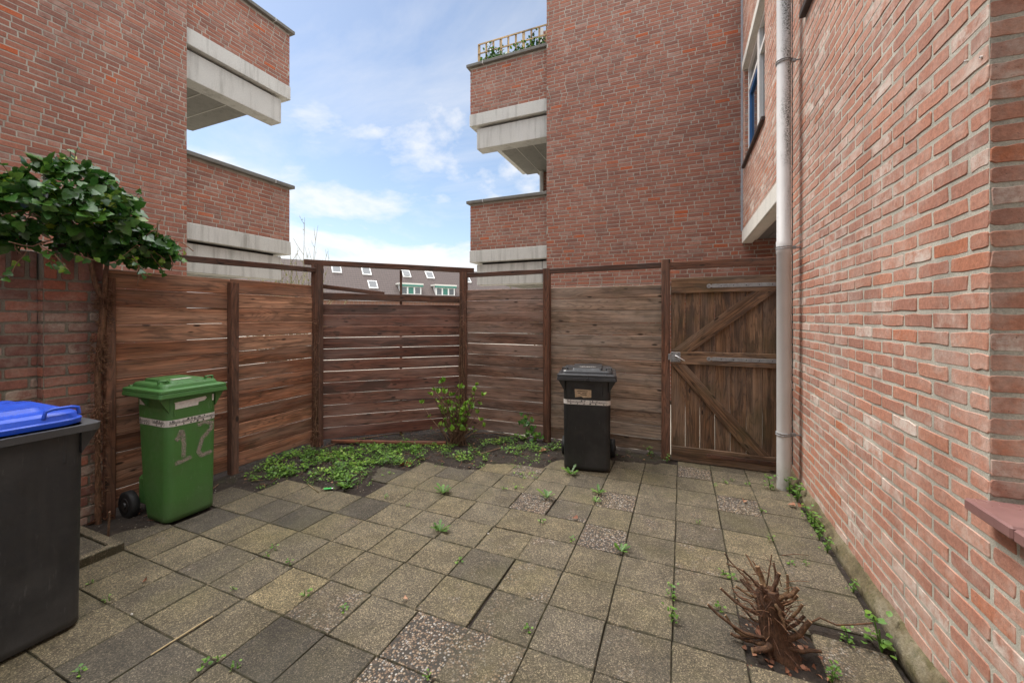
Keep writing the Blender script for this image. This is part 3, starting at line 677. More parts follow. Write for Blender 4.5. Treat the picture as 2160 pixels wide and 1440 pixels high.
# ------------------------------------------------------------------ downpipe
dp = empty('downpipe', (0.825, 4.17, 0), 0, 'grey plastic downpipe with moss stains in front of the salmon brick wall', 'downpipe')
b = MB(); tube(b, [(0, 0, -0.02), (0, 0, 2.06), (0, 0, 2.065), (0, 0, 2.17), (0, 0, 2.175), (0, 0, 4.2), (0, 0, 7.0)], [0.0535, 0.0535, 0.0575, 0.0575, 0.0535, 0.0535, 0.0535], 32)
b.build('pipe', M['pipe'], dp)
for (u, v) in ((1648, 915), (1648, 523), (1648, 131)):
    z = 1.51 + (668 - v) * 3.51 / 845
    b = MB()
    for dz in (-0.009, 0.009): tube(b, [(0.058 * math.cos(a), 0.058 * math.sin(a), z + dz) for a in [R(t) for t in range(0, 361, 15)]], 0.0042, 6, cap=False)
    box(b, 0.05, 0.09, -0.012, 0.012, z - 0.013, z + 0.013, bev=0.003); tube(b, [(0.085, 0, z), (0.135, 0, z)], 0.006, 8, 0)
    b.build('pipe_bracket', M['screw'] if v > 2000 else M['galv'], dp)

# ------------------------------------------------------------------ apartment buildings with balconies
def apartment(name, label, T, brickm, mortm, seed, wall_args, trellis=False):
    """built in a local frame: wall face y = 0 looking to -y; the balconies project past its end at x < 0"""
    loc, rz, mirror = T
    root = empty(name, loc, rz, label, 'apartment building')
    sx = -1 if mirror else 1
    L, Hh, holes = wall_args
    m = MB()
    if mirror: brick_face(m, (0, 0, 0), (-1, 0, 0), (0, -1, 0), L, Hh, holes, 0.0710, 0.236, 'wild', seed, False, 0.0145, 0.0035)
    else: brick_face(m, (0, 0, 0), (1, 0, 0), (0, -1, 0), L, Hh, holes, 0.0710, 0.236, 'wild', seed, False, 0.0145, 0.0035)
    # return face at the free end and the solid body
    def bx(x0, x1, y0, y1, z0, z1, mat=0, bev=0.0, mb=None):
        a, c = sorted((sx * x0, sx * x1)); box(mb if mb else m, a, c, y0, y1, z0, z1, mat, bev=bev)
    bx(0.006, L, 0.02, 1.1, 0, Hh - 0.02, 1)
    bx(1.6, L - 0.2, 1.11, 9.0, 0, Hh - 0.03, 1)
    m.build('wall', [brickm, mortm], root)
    for k, z in enumerate((2.97, 5.98)):
        bal = empty('balcony', (0, 0, z)); bal.parent = root
        xe = -1.80
        pz = 1.03
        p = MB()
        if mirror:
            brick_face(p, (0.0, 0.08, 0), (1, 0, 0), (0, -1, 0), -xe, pz, (), 0.0710, 0.236, 'wild', seed + k + 1, False, 0.0145, 0.0035)
            brick_face(p, (-xe, 0.08, 0), (0, 1, 0), (1, 0, 0), 3.2, pz, (), 0.0710, 0.236, 'wild', seed + k + 7, False, 0.0145, 0.0035)
        else:
            brick_face(p, (xe, 0.08, 0), (1, 0, 0), (0, -1, 0), -xe, pz, (), 0.0710, 0.236, 'wild', seed + k + 1, False, 0.0145, 0.0035)
            brick_face(p, (xe, 3.28, 0), (0, -1, 0), (-1, 0, 0), 3.2, pz, (), 0.0710, 0.236, 'wild', seed + k + 7, False, 0.0145, 0.0035)
        bx(xe + 0.003, 0.0, 0.083, 0.28, 0, pz, 1, mb=p); bx(xe + 0.003, xe + 0.2, 0.281, 3.28, 0, pz, 1, mb=p)
        p.build('parapet', [brickm, mortm], bal)
        c = MB(); bx(xe - 0.07, -0.003, 0.01, 0.35, pz + 0.002, pz + 0.065, 0, 0.006, c); bx(xe - 0.07, xe + 0.26, 0.352, 3.35, pz + 0.002, pz + 0.065, 0, 0.006, c)
        bx(-1.47, -1.462, 0.007, 0.36, pz + 0.001, pz + 0.068, 1, 0, c)
        c.build('coping', [M['coping'], M['white']], bal)
        c = MB(); bx(xe - 0.015, -0.004, 0.062, 0.30, -0.262, -0.002, 0, 0.008, c); bx(xe - 0.015, xe + 0.22, 0.302, 3.3, -0.262, -0.002, 0, 0.008, c)
        c.build('concrete_band', M['concrete'], bal)
        c = MB(); bx(xe + 0.13, -0.002, 0.135, 0.42, -0.76, -0.31, 0, 0.008, c); bx(xe + 0.22, -0.003, 0.24, 0.40, -0.312, -0.264, 1, 0, c)  # dark neck paints the recess shadow between band and beam
        if k == 0 and not mirror: bx(-0.145, -0.135, 0.131, 0.145, -0.755, -0.312, 1, 0, c)
        c.build('edge_beam', [M['concrete'], M['joint']], bal)
        c = MB(); bx(-1.22, -0.0, 0.43, 2.1, -0.745, -0.30, 0, 0.004, c); bx(-0.95, -0.0, 2.11, 4.0, -0.74, -0.30, 0, 0.004, c)
        for q in (-0.85, -0.45): bx(q, q + 0.012, 0.45, 2.08, -0.751, -0.744, 1, 0, c)
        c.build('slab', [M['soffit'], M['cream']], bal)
    return root

# the far one (right): its wall face looks towards the camera; balconies past its left end
LX = -2.52
far = apartment('apartment_building', 'red brick apartment building behind the gate with balconies on its left end', ((LX, 7.75, 0), 0.0, False), M['brick_l'], M['mortar_l'], 40, (WX - LX + 1.3, 9.6, ()))
b = MB(); box(b, -0.88, -0.3, 2.12, 2.3, 0, 8.9)
brick_face(b, (-0.88, 2.115, 0), (1, 0, 0), (0, -1, 0), 0.58, 8.9, (), 0.071, 0.236, 'wild', 77, False, bm=0, mm=1)
b.build('rear_wall', [M['brick_l'], M['mortar_l']], far)
b = MB(); tube(b, [(-0.80, 2.03, 0), (-0.80, 2.03, 8.9)], 0.05, 16); b.build('drainpipe', M['pipe'], far)
# the left one: mirrored, wall face looks to +X, balconies past its far end
left = apartment('apartment_building', 'red brick apartment building on the left with stacked concrete edged balconies', ((-6.95, 3.69, 0), R(90), True), M['brick_l'], M['mortar_l'], 60, (6.2, 9.6, ()))

# trellis with a climber on the upper right balcony
t = empty('trellis', (LX - 1.66, 7.98, 7.082), 0, 'tan wooden trellis standing on the upper balcony of the far apartments', 'trellis')
b = MB()
for i in range(10): plank(b, (i * 0.178, 0, 0), (i * 0.178, 0, 0.52), (1, 0, 0), (0, -1, 0), 0.042 if i % 3 else 0.06, 0.02, segs=2)
b.build('upright', M['trellis'], t)
for z in (0.10, 0.30, 0.505):
    b = MB(); plank(b, (-0.02, -0.018, z), (1.62, -0.018, z), (0, 0, 1), (0, -1, 0), 0.036, 0.016, segs=4); b.build('crossbar', M['trellis'], t)

def leafquad(mb, p, d, nrm, L, W, c, fold=0.25, mat=0, lobes=None):
    """one small folded leaf: p base, d pointing direction, nrm rough normal"""
    d = Vector(d).normalized(); s_ = d.cross(Vector(nrm))
    if s_.length < 1e-4: s_ = d.orthogonal()
    s_.normalize(); n_ = s_.cross(d); p = Vector(p)
    if lobes == 'ivy':
        out = [(0, 0), (0.12, 0.42), (0.38, 0.50), (0.48, 0.30), (0.72, 0.27), (1.0, 0.0)]
    elif lobes == 'tooth':
        out = [(0, 0.03), (0.2, 0.10), (0.3, 0.32), (0.38, 0.14), (0.52, 0.42), (0.6, 0.2), (0.75, 0.5), (0.9, 0.3), (1.0, 0.0)]
    else:
        out = [(0, 0), (0.3, 0.42), (0.62, 0.46), (1.0, 0.0)]
    mid = [(a, 0) for a, _ in out]
    V = []; n = len(out)
    for a, b in out: V.append(tuple(p + d * a * L + s_ * b * W + n_ * (fold * b * W - 0.16 * a * a * L)))
    for a, b in out: V.append(tuple(p + d * a * L - s_ * b * W + n_ * (fold * b * W - 0.16 * a * a * L)))
    for a, b in mid: V.append(tuple(p + d * a * L + n_ * (-0.16 * a * a * L)))
    F = []
    for i in range(n - 1):
        F.append((2 * n + i, 2 * n + i + 1, i + 1, i)); F.append((2 * n + i + 1, 2 * n + i, n + i, n + i + 1))
    mb.add(V, F, mat, c, smooth=True)

def rdir(rr, up=0.0):
    v = Vector((rr.gauss(0, 1), rr.gauss(0, 1), rr.gauss(0, 1) + up)); return v.normalized()

cp = empty('climbing_plant', (LX - 1.66, 7.95, 7.09), 0, 'leafy green climber growing through the balcony trellis', 'plant')
b = MB(); st_ = MB(); rr = random.Random(21)
for i in range(14):
    x = rr.uniform(0.05, 1.6); pts = [(x, 0.05, -0.02)]; top = rr.uniform(0.18, 0.5)
    for k in range(5): x += rr.uniform(-0.08, 0.08); pts.append((x, rr.uniform(-0.03, 0.06), top * (k + 1) / 5))
    tube(st_, pts, 0.006, 5)
    for q in range(46):
        p = pts[rr.randrange(0, len(pts))]; f = rr.random() ** 1.5
        leafquad(b, (p[0] + rr.gauss(0, 0.06), p[1] + rr.gauss(0, 0.05), max(0, p[2] * (0.3 + 0.7 * f) + rr.gauss(0, 0.03))), rdir(rr), rdir(rr, 1), rr.uniform(0.05, 0.09), 0.055, (rr.uniform(0.3, 0.95), 0, 0))
b.build('foliage', M['ivy'], cp); st_.build('stem', M['twig'], cp)

# ------------------------------------------------------------------ far row of houses
e_ = Vector((0.568, 0.823, 0)); nrm_ = Vector((0.823, -0.568, 0)); P0 = Vector((-32.8, 31.7, 0))
ang = math.atan2(e_.y, e_.x)
row = empty('row_house', P0, ang, 'distant row of houses with brown tiled roof, skylights and green dormers beyond the fence', 'row of houses')
# local frame: x along the row, y away from the camera, z up
S0, S1 = -10.3, 27.0
b = MB(); box(b, S0 + 0.1, S1 - 0.1, 0.35, 8.5, 0, 3.35); b.build('wall', M['farbrick'], row)
rise, run = 4.35, 4.3; ez = 3.38
def roofp(s_, h, lift=0.0): 
    k = math.hypot(rise, run); return (s_, h * run - lift * rise / k, ez + h * rise + lift * run / k)
b = MB()
b.add([roofp(S0, 0), roofp(S1, 0), roofp(S1, 1), roofp(S0, 1)], [(0, 1, 2, 3)], 0, g=[(S0, 0, 0), (S1, 0, 0), (S1, 6.1, 0), (S0, 6.1, 0)])
b.add([roofp(S0, 1), roofp(S1, 1), (S1, 2 * run, ez), (S0, 2 * run, ez)], [(0, 1, 2, 3)], 0, g=[(S0, 0, 0), (S1, 0, 0), (S1, 6.1, 0), (S0, 6.1, 0)])
b.add([roofp(S0, 0), (S0, run * 2, ez), roofp(S0, 1)], [(0, 1, 2)], 1); b.add([roofp(S1, 0), (S1, run * 2, ez), roofp(S1, 1)], [(0, 1, 2)], 1)
b.build('roof', [M['roof'], M['farbrick']], row)
b = MB(); box(b, S0, S1, -0.14, -0.02, ez - 0.16, ez - 0.02); b.build('gutter', M['white'], row)
for s_, h, op in ((0.0, 0.79, 0), (3.2, 0.775, 0), (7.9, 0.775, 0.25), (10.9, 0.775, 0), (3.55, 0.40, 0), (15.9, 0.70, 0)):
    sk = MB(); hw, hh = 0.5, 0.105
    Q = lambda a, c, l: roofp(s_ + a, h + c, l)
    V = [Q(-hw, -hh, 0), Q(hw, -hh, 0), Q(hw, hh, 0), Q(-hw, hh, 0), Q(-hw, -hh, 0.1), Q(hw, -hh, 0.1), Q(hw, hh, 0.1), Q(-hw, hh, 0.1)]
    sk.add(V, BOXF); so = sk.build('skylight', M['white'], row)
    pn = MB(); pn.add([Q(-hw + .1, -hh + .02, 0.115 + op * .3), Q(hw - .1, -hh + .02, 0.115 + op * .3), Q(hw - .1, hh - .02, 0.115), Q(-hw + .1, hh - .02, 0.115)], [(0, 1, 2, 3)]); pn.build('pane', M['skyglass'] if 'skyglass' in M else M['glass'], so)
grn = plain('green_fascia', (0.035, 0.16, 0.12), 0.5)
for s_ in (7.65, 11.95):
    d = MB(); box(d, s_ - 1.25, s_ + 1.25, 0.75, 3.0, 3.7, 5.25); do = d.build('dormer', M['white'], row)
    f = MB(); box(f, s_ - 1.45, s_ + 1.45, 0.55, 3.4, 5.25, 5.42); f.build('flat_roof', M['cream'], do)
    f = MB(); box(f, s_ - 1.4, s_ + 1.4, 0.52, 0.60, 5.02, 5.25); f.build('fascia', grn, do)
    for k in (-0.8, 0.0, 0.8):
        f = MB(); box(f, s_ + k - 0.3, s_ + k + 0.3, 0.72, 0.745, 4.2, 4.95); f.build('pane', M['glass'] if k else grn, do)

# ------------------------------------------------------------------ trees and bushes beyond the fence
def bare_shrub(name, label, base, n, hmin, hmax, spread, matn, seed, leaves=0, leafm=None, cat='shrub'):
    root = empty(name, base, 0, label, cat); rr = random.Random(seed); s_ = MB(); lf = MB()
    for i in range(n):
        a = rr.uniform(0, 6.28); hh = rr.uniform(hmin, hmax); sp = spread * rr.random()
        pts = []; p = Vector((rr.gauss(0, 0.08), rr.gauss(0, 0.08), 0)); dirv = Vector((math.cos(a) * sp, math.sin(a) * sp, 1)).normalized()
        for k in range(7):
            pts.append(tuple(p)); dirv = (dirv + Vector((rr.gauss(0, .06), rr.gauss(0, .06), 0.05))).normalized(); p = p + dirv * hh / 6
        tube(s_, pts, [0.014 - 0.0017 * k for k in range(7)], 5, c=(rr.random(), 0, 0))
        for k in range(3, 7):
            for q in range(2):
                d2 = (dirv + Vector((rr.gauss(0, .5), rr.gauss(0, .5), 0.2))).normalized(); b0 = Vector(pts[k - 1]).lerp(Vector(pts[k]), rr.random()); L_ = rr.uniform(.15, .5)
                tube(s_, [tuple(b0), tuple(b0 + d2 * L_ * .5), tuple(b0 + d2 * L_ + Vector((0, 0, .05)))], [0.006, 0.005, 0.003], 4, c=(rr.random(), 0, 0))
                for z in range(leaves):
                    pp = b0 + d2 * L_ * rr.random(); leafquad(lf, tuple(pp), rdir(rr, .5), rdir(rr, 1), rr.uniform(.025, .05), .03, (rr.random(), 0, 0))
    s_.build('stem', matn, root)
    if leaves: lf.build('foliage', leafm, root)
    return root
bare_shrub('bare_tree', 'bare budding shrub with tall pale twigs behind the left balcony end', (-9.75, 7.9, 0), 9, 2.9, 4.7, 0.22, M['willow'], 5, 2, M['spring'], 'tree')
bare_shrub('hedge_bush', 'yellow green twiggy bush seen under the left balcony', (-9.9, 7.4, 0), 70, 1.9, 2.95, 0.75, M['willow'], 8, 3, M['spring'], 'bush')
bare_shrub('hedge_bush', 'pale spring bush seen under the right balcony behind the fence', (-3.85, 11.8, 0), 45, 2.1, 2.7, 0.5, M['willow'], 9, 5, M['spring'], 'bush')

# ------------------------------------------------------------------ garden wall with pier (left)
gw = empty('garden_wall', (-3.98, 0.8, 0), 0, 'old brick garden wall with a pier and upright coping bricks under the ivy', 'wall')
m = MB()
def brick_panel_garden(mb, x, y0, y1, z1, seed):
    brick_face(mb, (x, y0, 0), (0, 1, 0), (1, 0, 0), y1 - y0, z1, (), 0.0735, 0.226, 'run', seed, True, 0.014, 0.005, bm=0, mm=1)
    # upright coping course
    rr = random.Random(seed + 9); y = y0
    V_ = Vector((0, 0, 1))
    mb.add([(x - 0.003, y0, z1), (x - 0.003, y1, z1), (x - 0.003, y1, z1 + 0.185), (x - 0.003, y0, z1 + 0.185)], [(0, 1, 2, 3)], 1)
    while y < y1 - 0.03:
        brick(mb, Vector((x, y, z1)), Vector((0, 1, 0)), V_, Vector((1, 0, 0)), 0.006, min(0.066, y1 - y - 0.004), 0.006, 0.183, 0.006, rr, True, 0); y += 0.082
    box(mb, x - 0.22, x - 0.004, y0, y1, 0, z1 + 0.18, 1)
ga = MB(); brick_panel_garden(ga, -4.02, -0.6, 1.245, 1.765, 91)
P(ga.build('wall', [M['brick_g'], M['mortar_g']]), gw)
ga = MB(); brick_panel_garden(ga, -3.955, 1.25, 1.555, 1.765, 95)
brick_face(ga, (-4.02, 1.2465, 0), (1, 0, 0), (0, -1, 0), 0.064, 1.765, (), 0.0735, 0.226, 'run', 97, False, 0.014, 0.004)
P(ga.build('pier', [M['brick_g'], M['mortar_g']]), gw)

# ------------------------------------------------------------------ fences
def bay(root, A, B, z0, z1, n, N, mat, seed, tilt=0.0, gapv=(0.003, 0.008), sags=None, name='board_panel'):
    """one bay of horizontal boards between A and B (x, y)"""
    rr = random.Random(seed); mb = MB(); pitch = (z1 - z0) / n
    A, B = Vector((A[0], A[1], 0)), Vector((B[0], B[1], 0)); Nn = Vector((N[0], N[1], 0)).normalized()
    for i in range(n):
        gp = rr.uniform(*gapv)
        z = z0 + (i + 0.5) * pitch
        da, db = rr.gauss(0, 0.0007) , rr.gauss(0, 0.0007) + tilt
        offn = Nn * rr.uniform(-0.004, 0.004)
        a = A + Vector((0, 0, z + da)) + offn; b_ = B + Vector((0, 0, z + db)) + offn
        W = Vector((0, 0, 1)) + Nn * rr.gauss(0, 0.012)
        plank(mb, a, b_, W, Nn, pitch - gp, 0.019, seed=rr.uniform(0, 50), segs=12, wav=0.0009, bev=0.0055, tone=rr.random(), sag=rr.gauss(0, 0.0007))
        dv = (b_ - a).normalized()
        for e_a in (0.025, (b_ - a).length - 0.025):
            for h_ in (-0.036, 0.038):
                q = a + dv * e_a + Vector((rr.gauss(0, .004), 0, h_ + rr.gauss(0, .006))) + Nn * 0.0102
                V = [tuple(q + dv * 0.0042 * math.cos(R(t)) + Vector((0, 0, 1)) * 0.0042 * math.sin(R(t))) for t in range(0, 360, 45)]
                mb.add(V + [tuple(Vector(x) + Nn * 0.001) for x in V], [tuple(range(8, 16))] + [(k, (k + 1) % 8, 8 + (k + 1) % 8, 8 + k) for k in range(8)], 1)
    return mb.build(name, [mat, M['screw']], root, tuple(-root.location))

def post(root, x, y, z, w=0.08, d=0.08, rz=0.0, lean=(0, 0), mat=None):
    mb = MB(); c, s_ = math.cos(rz), math.sin(rz)
    plank(mb, (x, y, -0.05), (x + lean[0], y + lean[1], z), (c, s_, 0), (s_, -c, 0), w, d, segs=8, wav=0.002, bev=0.006)
    return mb.build('post', mat or M['wood_dark'], root, tuple(-root.location))

def rail(root, A, B, w, t, mat=None, seed=None, name='rail', N=None):
    mb = MB(); A, B = Vector(A), Vector(B); dv = (B - A).normalized()
    Nn = Vector(N) if N else Vector((dv.y, -dv.x, 0))
    plank(mb, A, B, (0, 0, 1), Nn, w, t, segs=10, wav=0.002, bev=0.004)
    return mb.build(name, mat or M['wood_dark'], root, tuple(-root.location))

FXL = -3.96
fl = empty('wooden_fence', (FXL, 2.5, 0), 0, 'left run of brown horizontal board fence beside the garden wall and green bin', 'fence')
bay(fl, (FXL, 1.56), (FXL, 2.46), 0.06, 1.865, 13, (1, 0), M['wood'], 31, gapv=(0.0013, 0.0022))
bay(fl, (FXL, 2.47), (FXL, 3.44), 0.06, 1.875, 13, (1, 0), M['wood'], 32, gapv=(0.0020, 0.0031))
post(fl, FXL + 0.04, 1.575, 1.80, 0.05, 0.06)
post(fl, FXL + 0.045, 2.465, 1.83, 0.07, 0.07)
post(fl, FXL + 0.03, 3.43, 2.12, 0.105, 0.09, R(20))
rail(fl, (FXL + 0.03, 1.30, 1.985), (FXL + 0.03, 3.50, 2.055), 0.052, 0.05)

fd = empty('wooden_fence', (-3.3, 4.03, 0), 0, 'middle slanting run of dark red brown board fence with gaps and a broken top board', 'fence')
DA, DB = Vector((-3.945, 3.475, 0)), Vector((-2.66, 4.66, 0)); dd = (DB - DA).normalized(); dn = Vector((dd.y, -dd.x, 0))
bay(fd, DA - dn * 0.03, DB - dn * 0.03, 0.05, 1.665, 12, dn, M['wood_diag'], 41, gapv=(0.0030, 0.0052))
rail(fd, (DA.x - 0.02, DA.y - 0.02, 1.755), (DB.x, DB.y, 1.735), 0.085, 0.02, M['wood_dark'], name='upper_board', N=dn)
rail(fd, DA - dn * 0.02 + Vector((0, 0, 1.875)), DA.lerp(DB, 0.42) - dn * 0.02 + Vector((0, 0, 1.795)), 0.05, 0.022, M['wood_dark'], name='broken_board', N=dn)
post(fd, -2.655, 4.63, 2.10, 0.095, 0.09, R(15))
ra = DA - dd * 0.16; rb = DB + dd * 0.12
rail(fd, ra + Vector((0, 0, 2.150)), rb + Vector((0, 0, 2.125)), 0.062, 0.085)
mp = DA.lerp(DB, 0.535) - dn * 0.055
post(fd, mp.x, mp.y, 2.10, 0.03, 0.03, R(43))

FYR = 4.63
fr = empty('wooden_fence', (-1.4, FYR, 0), 0, 'rear run of grey brown board fence behind the black bin', 'fence')
bay(fr, (-2.62, FYR), (-1.50, FYR), 0.05, 1.86, 13, (0, -1), M['wood_rear'], 51, gapv=(0.0020, 0.0033))
bay(fr, (-1.48, FYR), (-0.16, FYR - 0.02), 0.05, 1.86, 13, (0, -1), M['wood_grey'], 52, gapv=(0.0014, 0.0030))
post(fr, -1.485, FYR - 0.05, 2.085, 0.08, 0.07)
post(fr, -0.155, FYR - 0.065, 2.115, 0.085, 0.075)
rail(fr, (-2.70, FYR + 0.0, 2.055), (-1.5, FYR - 0.03, 2.055), 0.055, 0.045)
rail(fr, (-1.47, FYR - 0.05, 2.055), (-0.19, FYR - 0.06, 2.06), 0.06, 0.045)
rail(fr, (-0.12, FYR - 0.07, 2.05), (0.94, FYR - 0.09, 2.05), 0.075, 0.045)
post(fr, 0.905, FYR - 0.10, 2.09, 0.06, 0.06)

# ------------------------------------------------------------------ gate
GX0, GX1, GY = -0.105, 0.865, 4.555
gt = empty('wooden_gate', (GX0, GY, 0), 0, 'brown ledged and braced plank gate with long steel strap hinges beside the downpipe', 'gate')
def GP(mb, name, mat, parent=gt): return mb.build(name, mat, parent, (-GX0, -GY, 0) if parent is gt else None)
b = MB(); nb = 7; pw = (GX1 - GX0) / nb
for i in range(nb):
    xc = GX0 + (i + 0.5) * pw
    plank(b, (xc, GY + 0.012, 0.04), (xc, GY + 0.012, 1.86), (1, 0, 0), (0, -1, 0), pw - 0.0026, 0.019, segs=6, wav=0.0012, seed=rng.uniform(0, 50))
GP(b, 'plank_panel', M['wood_gate'])
for (z, wd) in ((1.835, 0.155), (1.083, 0.135), (0.085, 0.148)):
    b = MB(); plank(b, (GX0 + 0.005, GY - 0.012, z), (GX1 - 0.003, GY - 0.012, z), (0, 0, 1), (0, -1, 0), wd, 0.026, segs=10, wav=0.0025, bev=0.004); GP(b, 'rail', M['wood_gate'])
def brace(x0, z0, x1, z1, wd, za, zb):
    """a diagonal board cut flush to the rails above and below"""
    mb = MB(); A, B = Vector((x0, 0, z0)), Vector((x1, 0, z1)); d = (B - A).normalized(); W = Vector((-d.z, 0, d.x)) * wd / 2
    P4 = []
    for sgn in (-1, 1):
        o = A + W * sgn
        def at(zz): return o + d * ((zz - o.z) / d.z)
        P4.append((at(za), at(zb)))
    V = []; gc = []
    for y in (GY - 0.024, GY + 0.001):
        for q in (P4[0][0], P4[0][1], P4[1][1], P4[1][0]):
            x = min(max(q.x, GX0 + 0.004), GX1 - 0.004)
            V.append((x, y, q.z)); gc.append(((q - A).dot(d) + 7, (q - A).dot(W.normalized()) + 3, y))
    mb.add(V, [(0, 1, 2, 3), (7, 6, 5, 4), (0, 4, 5, 1), (1, 5, 6, 2), (2, 6, 7, 3), (3, 7, 4, 0)], 0, (0.5, 0.3, 0.5), gc); GP(mb, 'brace', M['wood_gate'])
brace(GX0 + 0.10, 1.152, GX1 - 0.13, 1.756, 0.125, 1.152, 1.756)
brace(GX0 + 0.06, 1.014, GX1 - 0.17, 0.161, 0.125, 0.161, 1.014)
for z in (1.822, 1.083, 0.098):
    b = MB(); xa = GX1 - 0.63
    box(b, xa + 0.05, GX1 + 0.03, GY - 0.031, GY - 0.026, z - 0.019, z + 0.019, bev=0.0015)
    tube(b, [(xa + 0.02, GY - 0.0262, z), (xa + 0.02, GY - 0.0305, z)], 0.022, 14); box(b, xa + 0.03, xa + 0.06, GY - 0.0308, GY - 0.0262, z - 0.012, z + 0.012)
    for k in range(6): tube(b, [(xa + 0.02 + k * 0.11, GY - 0.030, z), (xa + 0.02 + k * 0.11, GY - 0.0335, z)], 0.005, 8, 1)
    tube(b, [(GX1 + 0.018, GY - 0.034, z - 0.045), (GX1 + 0.018, GY - 0.034, z + 0.045)], 0.008, 8)
    GP(b, 'strap_hinge', [M['galv'] if z > 0.5 else M['wood_dark'], M['screw']])
b = MB(); lx, lz = GX0 + 0.045, 1.09
box(b, lx - 0.045, lx + 0.048, GY - 0.036, GY - 0.026, lz - 0.05, lz + 0.05, bev=0.002); box(b, lx - 0.07, lx - 0.047, GY - 0.046, GY - 0.026, lz - 0.03, lz + 0.03, bev=0.002)
for a in (-0.033, 0.033):
    for c in (-0.037, 0.037): tube(b, [(lx + a, GY - 0.035, lz + c), (lx + a, GY - 0.0385, lz + c)], 0.005, 8, 1)
GP(b, 'latch_plate', [M['galv'], M['screw']])
b = MB(); tube(b, [(lx, GY - 0.036, lz + 0.015), (lx, GY - 0.062, lz + 0.015), (lx + 0.015, GY - 0.07, lz + 0.010), (lx + 0.09, GY - 0.072, lz - 0.035)], [0.009, 0.008, 0.008, 0.006], 10); GP(b, 'lever_handle', M['steel'])

# ------------------------------------------------------------------ wheeled bins
def text_mesh(txt, size):
    cu = bpy.data.curves.new('lettering', 'FONT'); cu.body = txt; cu.size = size; cu.align_x = 'CENTER'; cu.align_y = 'CENTER'
    ob = bpy.data.objects.new('lettering', cu); col.objects.link(ob); bpy.context.view_layer.update()
    me = bpy.data.meshes.new_from_object(ob.evaluated_get(bpy.context.evaluated_depsgraph_get()))
    V = [tuple(v.co) for v in me.vertices]; F = [tuple(p.vertices) for p in me.polygons]
    bpy.data.objects.remove(ob); bpy.data.curves.remove(cu); bpy.data.meshes.remove(me); return V, F

